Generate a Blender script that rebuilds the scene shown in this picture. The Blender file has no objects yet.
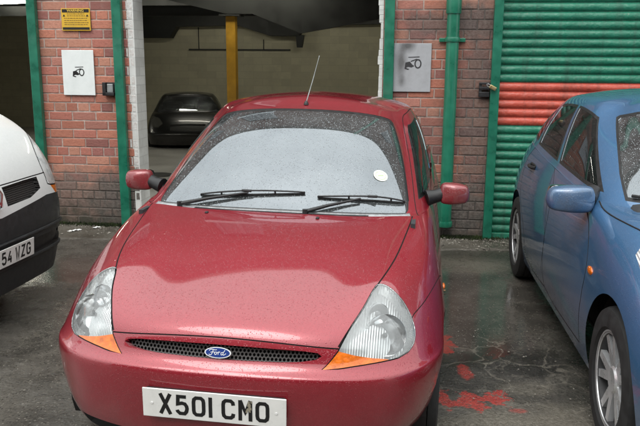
import bpy, bmesh, math, random
import numpy as np
from mathutils import Vector, Matrix
from mathutils.geometry import delaunay_2d_cdt
random.seed(7); rng=np.random.default_rng(7)
R=math.radians; PI=math.pi

# ------------------------------------------------------------ smooth surface
def bw(t):
    return ((1-t)**3/6,(3*t**3-6*t*t+4)/6,(-3*t**3+3*t*t+3*t+1)/6,t**3/6)
def dbw(t):
    return (-(1-t)**2/2,(9*t*t-12*t)/6,(-9*t*t+6*t+3)/6,t*t/2)
MIR=np.array([-1.,1.,1.])
class Surf:
    """net[v][u] -> (l, s, z); mirrored about l=0 at both u ends"""
    def __init__(self,net,lam=.75):
        P=np.array(net,float)
        self.nv,self.nu=P.shape[:2]
        for _ in range(2):
            E=self.pad(P)
            BU=(E[1:-1,:-2]+4*E[1:-1,1:-1]+E[1:-1,2:])/6
            if _==0: T=P.copy()
            P=P+lam*(T-BU)
        T=P.copy()
        for _ in range(2):
            E=self.pad(P)
            BV=(E[:-2,1:-1]+4*E[1:-1,1:-1]+E[2:,1:-1])/6
            P=P+lam*(T-BV)
        self.E=self.pad(P)
    def pad(self,P):
        L=P[:,1:2]*MIR; Rr=P[:,-2:-1]*MIR
        E=np.concatenate([L,P,Rr],1)
        a=2*E[:1]-E[1:2]; b=2*E[-1:]-E[-2:-1]
        return np.concatenate([a,E,b],0)
    def ev(self,u,v,d=False):
        u=np.atleast_1d(np.asarray(u,float)).clip(0,self.nu-1); v=np.atleast_1d(np.asarray(v,float)).clip(0,self.nv-1)
        iu=np.minimum(u.astype(int),self.nu-2); iv=np.minimum(v.astype(int),self.nv-2)
        a=u-iu; b=v-iv
        wu,wv=bw(a),bw(b)
        out=0
        if d: du,dv=dbw(a),dbw(b); Su=0; Sv=0
        for j in range(4):
            for i in range(4):
                p=self.E[iv+j,iu+i]
                out=out+p*(wu[i]*wv[j])[:,None]
                if d:
                    Su=Su+p*(du[i]*wv[j])[:,None]; Sv=Sv+p*(wu[i]*dv[j])[:,None]
        if d: return out,Su,Sv
        return out
    def nrm(self,u,v):
        p,a,b=self.ev(u,v,True)
        n=np.cross(a,b); ln=np.linalg.norm(n,axis=1)
        bad=ln<1e-9
        if bad.any():
            uu=np.atleast_1d(u).astype(float); vv=np.atleast_1d(v).astype(float)
            q,a2,b2=self.ev(np.where(bad,np.clip(uu,.05,self.nu-1.05),uu),np.where(bad,np.clip(vv,.05,self.nv-1.05),vv),True)
            n=np.cross(a2,b2); ln=np.linalg.norm(n,axis=1)
        n=n/ln[:,None]
        return p,n
    def inv(self,fn,tgt,guess=None,box=None):
        """find uv with fn(points)->(n,2) equal tgt"""
        if guess is None:
            b=box or (0,self.nu-1,0,self.nv-1)
            U,V=np.meshgrid(np.linspace(b[0],b[1],60),np.linspace(b[2],b[3],60))
            q=fn(self.ev(U.ravel(),V.ravel()))
            k=np.argmin(((q-tgt)**2).sum(1)); x=np.array([U.ravel()[k],V.ravel()[k]])
        else: x=np.array(guess,float)
        for _ in range(25):
            e=1e-4
            P=self.ev([x[0],x[0]+e,x[0]],[x[1],x[1],x[1]+e]); q=fn(P)
            J=np.array([(q[1]-q[0])/e,(q[2]-q[0])/e]).T
            try: dx=np.linalg.solve(J,np.array(tgt)-q[0])
            except Exception: break
            x=x+np.clip(dx,-.4,.4)
        return x
def inpoly(px,py,poly):
    c=np.zeros(len(px),bool); n=len(poly)
    for i in range(n):
        x1,y1=poly[i]; x2,y2=poly[(i+1)%n]
        if y1==y2: continue
        m=((y1>py)!=(y2>py))&(px<(x2-x1)*(py-y1)/(y2-y1)+x1)
        c^=m
    return c
def smooth_line(pts,n=6,closed=False):
    P=[np.array(p,float) for p in pts]; out=[]; N=len(P)
    for i in range(N if closed else N-1):
        if closed: p0,p1,p2,p3=P[i-1],P[i],P[(i+1)%N],P[(i+2)%N]
        else: p0=P[max(i-1,0)];p1=P[i];p2=P[i+1];p3=P[min(i+2,N-1)]
        for k in range(n):
            t=k/n
            out.append(tuple(.5*((2*p1)+(-p0+p2)*t+(2*p0-5*p1+4*p2-p3)*t*t+(-p0+3*p1-3*p2+p3)*t**3)))
    if not closed: out.append(tuple(P[-1]))
    return out
def strip(S,line,w=.005):
    """thin polygon of real width w around a uv polyline"""
    L=np.array(line,float); T=np.gradient(L,axis=0)
    p,Su,Sv=S.ev(L[:,0],L[:,1],True)
    t3=Su*T[:,:1]+Sv*T[:,1:]; n=np.cross(Su,Sv); n/=np.linalg.norm(n,axis=1)[:,None]+1e-9
    q=np.cross(n,t3); q/=np.linalg.norm(q,axis=1)[:,None]+1e-9
    o=[]
    for i in range(len(L)):
        A=np.array([Su[i],Sv[i]]).T
        d=np.linalg.lstsq(A,q[i]*w/2,rcond=None)[0]; o.append(d)
    o=np.array(o)
    a=[tuple(x) for x in L+o]; b=[tuple(x) for x in L-o]
    cl=lambda x:(min(max(x[0],0),S.nu-1),min(max(x[1],0),S.nv-1))
    return [cl(x) for x in a+b[::-1]]

# ------------------------------------------------------------ car body nets
# every row is a list of (l, s, z): l sideways, s back from the nose, z up
def ka_nets():
    zs=[.17,.22,.30,.42,.49,.53,.56]
    st=[]
    st.append([(0,.10,.17),(0,.03,.22),(0,0,.30),(0,-.015,.42),(0,-.018,.50),(0,-.004,.545),(0,.022,.577),(0,.05,.652),(0,.10,.698),(0,.22,.738),(0,.43,.799),(0,.70,.871),(0,.985,.912)])
    st.append([(.19,.105,.17),(.195,.035,.22),(.2,.006,.30),(.2,-.008,.42),(.2,-.01,.50),(.2,.004,.544),(.2,.032,.574),(.2,.06,.646),(.2,.11,.693),(.2,.23,.735),(.2,.44,.797),(.195,.71,.868),(.19,.992,.911)])
    st.append([(.36,.135,.17),(.375,.065,.22),(.38,.032,.30),(.385,.016,.42),(.385,.014,.50),(.385,.027,.54),(.385,.058,.566),(.385,.086,.634),(.385,.14,.682),(.385,.26,.731),(.38,.47,.793),(.375,.73,.863),(.37,1.012,.908)])
    st.append([(.515,.205,.17),(.54,.135,.22),(.555,.10,.30),(.56,.084,.42),(.56,.084,.49),(.558,.10,.53),(.553,.135,.56),(.547,.165,.62),(.543,.215,.68),(.538,.33,.76),(.53,.53,.814),(.52,.77,.863),(.50,1.042,.908)])
    st.append([(.625,.32,.17),(.655,.255,.22),(.672,.218,.30),(.684,.20,.42),(.686,.203,.485),(.683,.22,.523),(.675,.25,.556),(.663,.285,.605),(.652,.33,.665),(.64,.44,.752),(.628,.63,.815),(.612,.85,.867),(.60,1.072,.909)])
    st.append([(.73,.43,.17),(.76,.395,.22),(.775,.372,.30),(.788,.36,.42),(.79,.364,.48),(.786,.38,.517),(.776,.405,.553),(.76,.44,.605),(.743,.49,.665),(.722,.585,.74),(.705,.745,.808),(.688,.925,.864),(.665,1.10,.907)])
    st.append([(.78,.66,.17),(.81,.655,.22),(.825,.65,.30),(.832,.65,.42),(.832,.65,.48),(.829,.655,.52),(.82,.665,.565),(.805,.685,.62),(.788,.72,.68),(.768,.79,.745),(.748,.90,.808),(.726,1.04,.862),(.70,1.20,.906)])
    st.append([(.755,.97,.17),(.785,.97,.22),(.81,.97,.30),(.822,.97,.42),(.824,.97,.48),(.823,.97,.52),(.82,.975,.57),(.812,.99,.63),(.80,1.015,.69),(.786,1.06,.75),(.768,1.14,.81),(.748,1.24,.862),(.724,1.36,.905)])
    def side(s,top_s,z12,l12=.735,b=0):
        z=[.17,.22,.30,.40,.48,.53,.58,.64,.705,.765,.82,.868,z12]
        l=[.735,.775,.797,.807,.811,.813,.813,.809,.802,.790,.775,.757,l12]
        o=[]
        for i in range(13):
            k=max(0,(i-6)/6)**1.5
            o.append((l[i]+b*(1-k),s+(top_s-s)*k,z[i]+(z12-.905)*k))
        return o
    st.append(side(1.35,1.55,.91)); st.append(side(1.8,1.9,.92)); st.append(side(2.25,2.27,.94)); st.append(side(2.65,2.66,.96,.725,.008)); st.append(side(3.03,2.98,.975,.71,.01))
    def rear(l,s,l12,s12,tuck=.05):
        z=[.2,.24,.31,.40,.48,.53,.58,.64,.705,.77,.83,.90,.985]; o=[]
        for i in range(13):
            k=max(0,(i-5)/7)**1.3; t=max(0,(2-i)/2)*tuck
            o.append((l+(l12-l)*k-(t if l>.5 else 0)*.8,s+(s12-s)*k-t,z[i]))
        return o
    st.append(rear(.765,3.36,.66,3.22)); st.append(rear(.60,3.55,.53,3.36)); st.append(rear(.32,3.61,.28,3.42)); st.append(rear(0,3.62,0,3.43))
    L=[[st[u][v] for u in range(17)] for v in range(13)]
    L=[[(l-.014*min(1,max(0,(l-.70)/.08)),s,z) for (l,s,z) in r] for r in L]
    for r_ in (3,4):
        L[r_]=[(l,s,z+(.022 if i<6 else .01 if i==6 else 0)) for i,(l,s,z) in enumerate(L[r_])]
    for r_,dl in ((0,.055),(1,.038),(2,.012)):
        L[r_]=[(l-(dl if i in (5,6) else dl*.4 if i in (4,7) else 0),s,z) for i,(l,s,z) in enumerate(L[r_])]
    g0=L[12]
    g1=[(0,1.062,.934),(.2,1.068,.932),(.37,1.088,.930),(.49,1.113,.928),(.585,1.14,.925),(.636,1.19,.925),(.69,1.30,.93),(.71,1.46,.93),(.72,1.62,.935),(.725,1.93,.945),(.725,2.28,.96),(.715,2.66,.98),(.70,2.96,.995),(.65,3.19,1.005),(.52,3.33,1.01),(.275,3.39,1.01),(0,3.40,1.01)]
    g2=[(0,1.395,1.232),(.19,1.402,1.228),(.35,1.43,1.214),(.46,1.468,1.190),(.54,1.515,1.151),(.585,1.565,1.112),(.64,1.66,1.113),(.655,1.74,1.12),(.665,1.84,1.13),(.672,2.03,1.15),(.672,2.32,1.16),(.665,2.64,1.17),(.645,2.9,1.17),(.595,3.07,1.17),(.48,3.20,1.17),(.25,3.26,1.17),(0,3.27,1.17)]
    g3=[(0,1.765,1.338),(.17,1.772,1.335),(.31,1.795,1.325),(.405,1.825,1.313),(.465,1.86,1.30),(.505,1.92,1.288),(.56,1.99,1.275),(.582,2.05,1.28),(.592,2.11,1.286),(.597,2.2,1.295),(.597,2.38,1.30),(.59,2.6,1.296),(.568,2.82,1.285),(.51,2.97,1.278),(.41,3.07,1.272),(.22,3.12,1.27),(0,3.13,1.27)]
    g4=[(0,1.88,1.362),(.15,1.885,1.36),(.27,1.91,1.353),(.35,1.935,1.346),(.405,1.965,1.336),(.445,2.01,1.327),(.49,2.07,1.318),(.51,2.12,1.322),(.522,2.17,1.328),(.528,2.26,1.334),(.528,2.4,1.336),(.515,2.58,1.333),(.485,2.73,1.328),(.42,2.85,1.32),(.33,2.93,1.316),(.17,2.97,1.314),(0,2.98,1.314)]
    g6=[(0,s,z) for s,z in zip([2.05,2.06,2.08,2.1,2.13,2.16,2.2,2.24,2.28,2.34,2.4,2.47,2.53,2.58,2.63,2.67,2.70],[1.383,1.383,1.384,1.384,1.385,1.385,1.386,1.386,1.386,1.387,1.387,1.385,1.382,1.378,1.373,1.368,1.364])]
    g5=[(a[0]*.55,a[1]*.5+b[1]*.5,max(a[2],b[2])*.72+min(a[2],b[2])*.28) for a,b in zip(g4,g6)]
    up=lambda g,h:[(l,s,z+h) for (l,s,z) in g]
    return Surf(L),Surf([g0,g1,up(g2,.006),up(g3,.014),up(g4,.028),up(g5,.034),up(g6,.038)])

def auto_nets(A,zA,B,T,roofc,tuck=.05,z0=.2,ab=None,bulge=.02,belly=None):
    """A[(l,s)] widest outline, B[(l,s,z)] cowl/belt line, T[(l,s,z)] glass top, roofc[(s,z)]"""
    n=len(A); L=[]
    rows=[0,.25,.55,.8,1.0]
    for k in rows:
        L.append([(a[0]*(1-tuck*.9*(1-k)**2),a[1]+(tuck*(1-k)**2 if i<5 else (-tuck*(1-k)**2 if i>12 else 0)),z0+(zA-z0)*k) for i,a in enumerate(A)])
    m=7
    for k in range(1,m+1):
        t=k/m; r=[]
        for i,(a,b) in enumerate(zip(A,B)):
            f=ab[i]
            p=t**f[1]; h=1-(1-t)**f[0] if f[0]>1 else t
            r.append((a[0]+(b[0]-a[0])*p,a[1]+(b[1]-a[1])*p,zA+(b[2]-zA)*h))
        L.append(r)
    def mix(a,b,t,bl=0): return tuple(x+(y-x)*t for x,y in zip(a,b))
    G=[L[-1]]
    G.append([mix(b,t,.07) for b,t in zip(B,T)])
    G.append([(lambda q:(q[0]*(1+bulge),q[1]-(bulge if i<6 else -bulge if i>12 else 0),q[2]+.012))(mix(b,t,.5)) for i,(b,t) in enumerate(zip(B,T))])
    G.append(list(T))
    C=[(0,)+tuple(c) for c in roofc]
    G.append([mix(t,c,.16)[:2]+(t[2]+(c[2]-t[2])*.5,) for t,c in zip(T,C)])
    G.append([mix(t,c,.55)[:2]+(t[2]+(c[2]-t[2])*.88,) for t,c in zip(T,C)])
    G.append(C)
    return Surf(L),Surf(G)
#==END NUMERIC

# ------------------------------------------------------------ scene basics
scn=bpy.context.scene; COL=scn.collection
def link(o,parent=None,name=None):
    COL.objects.link(o)
    if parent is not None: o.parent=parent
    return o
def tag(o,label=None,cat=None,group=None,kind=None):
    if label: o['label']=label
    if cat: o['category']=cat
    if group: o['group']=group
    if kind: o['kind']=kind
    return o
def empty(name,loc=(0,0,0),rot=(0,0,0),label=None,cat=None,group=None):
    o=bpy.data.objects.new(name,None); o.location=loc; o.rotation_euler=rot; o.empty_display_size=.1
    COL.objects.link(o); return tag(o,label,cat,group)
def mesh_np(name,V,F,mat,parent=None,normals=None,smooth=True):
    me=bpy.data.meshes.new(name); me.from_pydata([tuple(map(float,v)) for v in V],[],[tuple(map(int,f)) for f in F]); me.update()
    if smooth: me.polygons.foreach_set('use_smooth',[True]*len(me.polygons))
    if normals is not None: me.normals_split_custom_set_from_vertices([tuple(map(float,n)) for n in normals])
    me.materials.append(mat)
    return link(bpy.data.objects.new(name,me),parent)
class MB:
    def __init__(s): s.bm=bmesh.new()
    def box(s,c,d,bev=0,rot=None,seg=2):
        r=bmesh.ops.create_cube(s.bm,size=1)
        vs=r['verts']; bmesh.ops.scale(s.bm,vec=d,verts=vs)
        if bev:
            es=list({e for v in vs for e in v.link_edges})
            q=bmesh.ops.bevel(s.bm,geom=es,offset=bev,segments=seg,affect='EDGES',profile=.5)
            vs=list({v for f in q['faces'] for v in f.verts}|{v for v in vs if v.is_valid})
        if rot is not None: bmesh.ops.rotate(s.bm,cent=(0,0,0),matrix=rot,verts=vs)
        bmesh.ops.translate(s.bm,vec=c,verts=vs); return vs
    def b2(s,x0,x1,y0,y1,z0,z1,bev=0): return s.box(((x0+x1)/2,(y0+y1)/2,(z0+z1)/2),(abs(x1-x0),abs(y1-y0),abs(z1-z0)),bev)
    def tube(s,pts,r,n=10,cap=True):
        P=[Vector(p) for p in pts]; rings=[]; rr=r if isinstance(r,(list,tuple)) else [r]*len(P)
        up=None
        for i,p in enumerate(P):
            t=(P[min(i+1,len(P)-1)]-P[max(i-1,0)]).normalized()
            if up is None:
                up=t.orthogonal().normalized()
            up=(up-t*up.dot(t)).normalized(); w=t.cross(up)
            rings.append([s.bm.verts.new(p+(up*math.cos(2*PI*k/n)+w*math.sin(2*PI*k/n))*rr[i]) for k in range(n)])
        for a,b in zip(rings,rings[1:]):
            for k in range(n): s.bm.faces.new((a[k],a[(k+1)%n],b[(k+1)%n],b[k]))
        if cap:
            s.bm.faces.new(rings[0][::-1]); s.bm.faces.new(rings[-1])
    def lathe(s,prof,axis='x',c=(0,0,0),n=48,closed=False):
        """prof: (offset along axis, radius)"""
        rings=[]
        for (a,r) in prof:
            ring=[]
            for k in range(n):
                t=2*PI*k/n; x,y=r*math.cos(t),r*math.sin(t)
                v={'x':(a,x,y),'y':(x,a,y),'z':(x,y,a)}[axis]
                ring.append(s.bm.verts.new(Vector(v)+Vector(c)))
            rings.append(ring)
        pr=list(zip(rings,rings[1:]))
        if closed: pr.append((rings[-1],rings[0]))
        for a,b in pr:
            for k in range(n): s.bm.faces.new((a[k],a[(k+1)%n],b[(k+1)%n],b[k]))
        return rings
    def poly(s,pts): return s.bm.faces.new([s.bm.verts.new(p) for p in pts])
    def prism(s,pts,vec):
        a=[s.bm.verts.new(p) for p in pts]; b=[s.bm.verts.new(Vector(p)+Vector(vec)) for p in pts]
        s.bm.faces.new(a[::-1]); s.bm.faces.new(b)
        n=len(a)
        for i in range(n): s.bm.faces.new((a[i],a[(i+1)%n],b[(i+1)%n],b[i]))
    def sphere(s,c,d,u=20,v=12):
        r=bmesh.ops.create_uvsphere(s.bm,u_segments=u,v_segments=v,radius=.5)
        bmesh.ops.scale(s.bm,vec=d,verts=r['verts']); bmesh.ops.translate(s.bm,vec=c,verts=r['verts']); return r['verts']
    def done(s,name,mat,parent=None,smooth=None,recalc=True):
        if recalc: bmesh.ops.recalc_face_normals(s.bm,faces=s.bm.faces)
        me=bpy.data.meshes.new(name); s.bm.to_mesh(me); s.bm.free()
        me.materials.append(mat)
        if smooth is not None:
            me.polygons.foreach_set('use_smooth',[True]*len(me.polygons)); me.set_sharp_from_angle(angle=R(smooth))
        return link(bpy.data.objects.new(name,me),parent)

# ------------------------------------------------------------ materials
class NT:
    def __init__(s,name):
        s.m=bpy.data.materials.new(name); s.m.use_nodes=True; s.n=s.m.node_tree.nodes; s.l=s.m.node_tree.links
        s.b=s.n['Principled BSDF']; s.out=s.n['Material Output']
    def N(s,t,**k):
        n=s.n.new(t)
        for a,b in k.items():
            if a.startswith('_'): setattr(n,a[1:],b)
            else:
                key=a.replace('__',' ')
                n.inputs[int(key[1:]) if key[0]=='i' and key[1:].isdigit() else key].default_value=b
        return n
    def L(s,a,b): s.l.new(a,b)
    def set(s,**k):
        for a,b in k.items(): s.b.inputs[a.replace('__',' ')].default_value=b
    def noise(s,scale,detail=4,rough=.55,vec=None,dist=0):
        n=s.N('ShaderNodeTexNoise'); n.inputs['Scale'].default_value=scale; n.inputs['Detail'].default_value=detail; n.inputs['Roughness'].default_value=rough; n.inputs['Distortion'].default_value=dist
        s.L(vec if vec is not None else s.obj(),n.inputs['Vector']); return n.outputs['Fac']
    def obj(s):
        if not hasattr(s,'_o'): s._o=s.N('ShaderNodeTexCoord').outputs['Object']
        return s._o
    def geo(s):
        if not hasattr(s,'_g'): s._g=s.N('ShaderNodeNewGeometry')
        return s._g
    def pos(s): return s.geo().outputs['Position']
    def ramp(s,fac,stops):
        r=s.N('ShaderNodeValToRGB'); e=r.color_ramp.elements
        while len(e)<len(stops): e.new(.5)
        for q,(p,c) in zip(e,stops):
            q.position=p; q.color=c if len(c)==4 else (*c,1)
        s.L(fac,r.inputs[0]); return r.outputs[0]
    def mr(s,fac,a,b,c=0,d=1,clamp=True):
        r=s.N('ShaderNodeMapRange'); r.clamp=clamp
        for i,x in enumerate((a,b,c,d)): r.inputs[i+1].default_value=x
        s.L(fac,r.inputs[0]); return r.outputs[0]
    def math(s,op,a,b=None,c=None):
        r=s.N('ShaderNodeMath',_operation=op)
        for i,x in enumerate((a,b,c)):
            if x is None: continue
            if isinstance(x,(int,float)): r.inputs[i].default_value=x
            else: s.L(x,r.inputs[i])
        return r.outputs[0]
    def mix(s,fac,a,b,mode='MIX'):
        r=s.N('ShaderNodeMix',_data_type='RGBA',_blend_type=mode)
        for i,x in ((0,fac),(6,a),(7,b)):
            if isinstance(x,(int,float)): r.inputs[i].default_value=x
            elif isinstance(x,(tuple,list)): r.inputs[i].default_value=(*x,1) if len(x)==3 else x
            else: s.L(x,r.inputs[i])
        return r.outputs[2]
    def bump(s,h,strength=.3,dist=.01,prev=None,to=None):
        r=s.N('ShaderNodeBump'); r.inputs['Strength'].default_value=strength; r.inputs['Distance'].default_value=dist
        s.L(h,r.inputs['Height'])
        if prev is not None: s.L(prev,r.inputs['Normal'])
        return r.outputs[0]
    def sep(s,v):
        r=s.N('ShaderNodeSeparateXYZ'); s.L(v,r.inputs[0]); return r.outputs
    def drops(s,scale=95,thr=.30):
        """height field of rain drops"""
        v=s.N('ShaderNodeTexVoronoi'); v.inputs['Scale'].default_value=scale; s.L(s.obj(),v.inputs['Vector'])
        v.inputs['Randomness'].default_value=1
        c=s.sep(v.outputs['Color'])[0]
        rad=s.mr(c,.35,1,0,thr)
        h=s.math('SUBTRACT',rad,v.outputs['Distance'])
        h=s.math('MAXIMUM',h,0)
        h=s.math('SQRT',h); return h
def plain(name,col,rough=.5,metal=0,spec=.5,coat=0,nz=0,ns=30,bump=0):
    t=NT(name); t.set(Roughness=rough,Metallic=metal,Specular__IOR__Level=spec,Coat__Weight=coat)
    if nz:
        f=t.noise(ns,5)
        c=t.mix(t.mr(f,.3,.7),tuple(x*(1-nz) for x in col),tuple(min(1,x*(1+nz)) for x in col)); t.L(c,t.b.inputs['Base Color'])
        t.L(t.mr(f,.3,.7,max(0,rough-.12),min(1,rough+.12)),t.b.inputs['Roughness'])
        if bump: t.L(t.bump(f,bump,.01),t.b.inputs['Normal'])
    else: t.set(Base__Color=(*col,1))
    return t.m
def paint(name,col,flake=.25,drop=1,rough=.32,dirt=.25,dirtcol=(.12,.10,.085),coat=1.0,dirtz=.55):
    t=NT(name)
    fl=t.N('ShaderNodeTexVoronoi'); fl.inputs['Scale'].default_value=900; t.L(t.obj(),fl.inputs['Vector'])
    big=t.noise(2.2,4); fine=t.noise(60,4)
    c=t.mix(t.mr(big,.3,.7,0,.35),col,tuple(x*.8 for x in col))
    c=t.mix(t.mr(fine,.52,.8,0,.35),c,tuple(min(1,x*1.25+.012) for x in col))
    z=t.sep(t.obj())[2]
    dz=t.math('MULTIPLY',t.mr(z,dirtz,.12,0,1),t.mr(t.noise(9,6,.7),.3,.7,.2,1))
    dz=t.math('MULTIPLY',dz,dirt*2)
    hz=t.math('MULTIPLY',t.mr(t.noise(5,5,.6),.5,.8,0,1),dirt*.35)
    c=t.mix(t.math('MAXIMUM',dz,hz),c,dirtcol)
    t.L(c,t.b.inputs['Base Color'])
    t.set(Metallic=flake,Coat__Weight=coat,Coat__Roughness=.035,Coat__IOR=1.68)
    t.L(t.mr(dz,0,1,rough,.75),t.b.inputs['Roughness'])
    if drop:
        h=t.drops(130,.36); n=t.bump(h,.7,.0018); h2=t.drops(230,.42); n=t.bump(h2,.8,.0012,n)
        dm=t.math('MAXIMUM',t.mr(h,.15,.45,0,.3),t.mr(h2,.15,.45,0,.3)); c=t.mix(dm,c,tuple(x*.7 for x in col)); c=t.mix(t.mr(t.noise(420,2,.6),.55,.72,0,.5),c,tuple(min(1,x*1.5+.05) for x in col)); t.L(c,t.b.inputs['Base Color'])
        t.L(n,t.b.inputs['Normal']); t.L(n,t.b.inputs['Coat Normal'])
    return t.m
def glassmat(name,refl=.2,tint=(.55,.6,.58),film=.1,filmcol=(.5,.53,.53),drop=1,rough=.03,scale=110,fk=1.3):
    t=NT(name)
    tr=t.N('ShaderNodeBsdfTransparent'); tr.inputs[0].default_value=(*tint,1)
    gl=t.N('ShaderNodeBsdfGlossy'); gl.inputs['Roughness'].default_value=rough; gl.inputs[0].default_value=(.88,.94,1,1)
    df=t.N('ShaderNodeBsdfDiffuse'); df.inputs[0].default_value=(*filmcol,1)
    fr=t.N('ShaderNodeFresnel'); fr.inputs[0].default_value=1.52
    k=t.math('ADD',t.math('MULTIPLY',fr.outputs[0],fk),refl)
    k=t.math('MINIMUM',k,1.0)
    m1=t.N('ShaderNodeMixShader'); m2=t.N('ShaderNodeMixShader')
    if drop:
        h=t.drops(scale,.42); h2=t.drops(scale*2.1,.40)
        n=t.bump(h2,.5*drop,.0012,t.bump(h,.9*drop,.003)); t.L(n,gl.inputs['Normal'])
        dm=t.math('MAXIMUM',t.mr(h,.12,.5,0,1),t.mr(h2,.15,.5,0,.7))
        f=t.math('MULTIPLY',dm,.38*drop)
        f=t.math('ADD',f,t.mr(t.noise(6,5),.35,.75,film*.5,film*1.6))
        t.L(f,m1.inputs[0])
    else: m1.inputs[0].default_value=film
    t.L(tr.outputs[0],m1.inputs[1]); t.L(df.outputs[0],m1.inputs[2])
    t.L(k,m2.inputs[0]); t.L(m1.outputs[0],m2.inputs[1]); t.L(gl.outputs[0],m2.inputs[2])
    t.L(m2.outputs[0],t.out.inputs[0]); t.n.remove(t.b); return t.m

M={}
M['red']=paint('ruby_paint',(.30,.009,.022),flake=.3)
M['blue']=paint('blue_paint',(.06,.17,.34),flake=.35,dirt=.3)
M['white']=paint('white_paint',(.84,.87,.86),flake=0,dirt=.08,coat=.6)
M['dark']=paint('dark_paint',(.008,.009,.009),flake=0,drop=0,dirt=.2,coat=.25)
M['seam']=plain('panel_gap',(.006,.004,.004),.7)
M['black']=plain('black_plastic',(.018,.018,.019),.45,nz=.3,ns=40)
M['bumperblack']=plain('bumper_plastic',(.028,.030,.032),.42,nz=.25,ns=25,bump=.1)
M['rubber']=plain('tyre_rubber',(.017,.017,.017),.8,nz=.4,ns=20,bump=.2)
M['alloy']=plain('alloy',(.72,.73,.74),.3,.6,nz=.15,ns=12)
M['darkrim']=plain('rim_barrel',(.06,.06,.062),.5,.3)
M['chrome']=plain('chrome',(.75,.76,.77),.12,1)
M['steel']=plain('galvanised_steel',(.33,.35,.35),.45,.7,nz=.25,ns=8)
M['grey']=plain('grey_plastic',(.20,.21,.22),.5,nz=.2); M['cowl']=plain('wet_cowl_plastic',(.30,.31,.32),.28,spec=1,nz=.25)
M['wscreen']=glassmat('windscreen_glass',.17,(.42,.46,.44),.10,(.50,.54,.55),1.15,rough=.02,scale=125)
M['sideglass']=glassmat('side_glass',.03,(.30,.38,.35),.03,(.35,.4,.38),.35,scale=150,fk=.75)
M['dark_int']=plain('dark_trim',(.03,.032,.035),.75,nz=.2)
M['cloth']=plain('seat_cloth',(.06,.065,.075),.95,nz=.3,ns=60)
M['plate']=plain('plate_white',(.80,.80,.77),.3,nz=.05,ns=15)
M['ink']=plain('plate_ink',(.012,.012,.012),.4)
M['paper']=plain('white_paper',(.82,.82,.8),.8)

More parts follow.
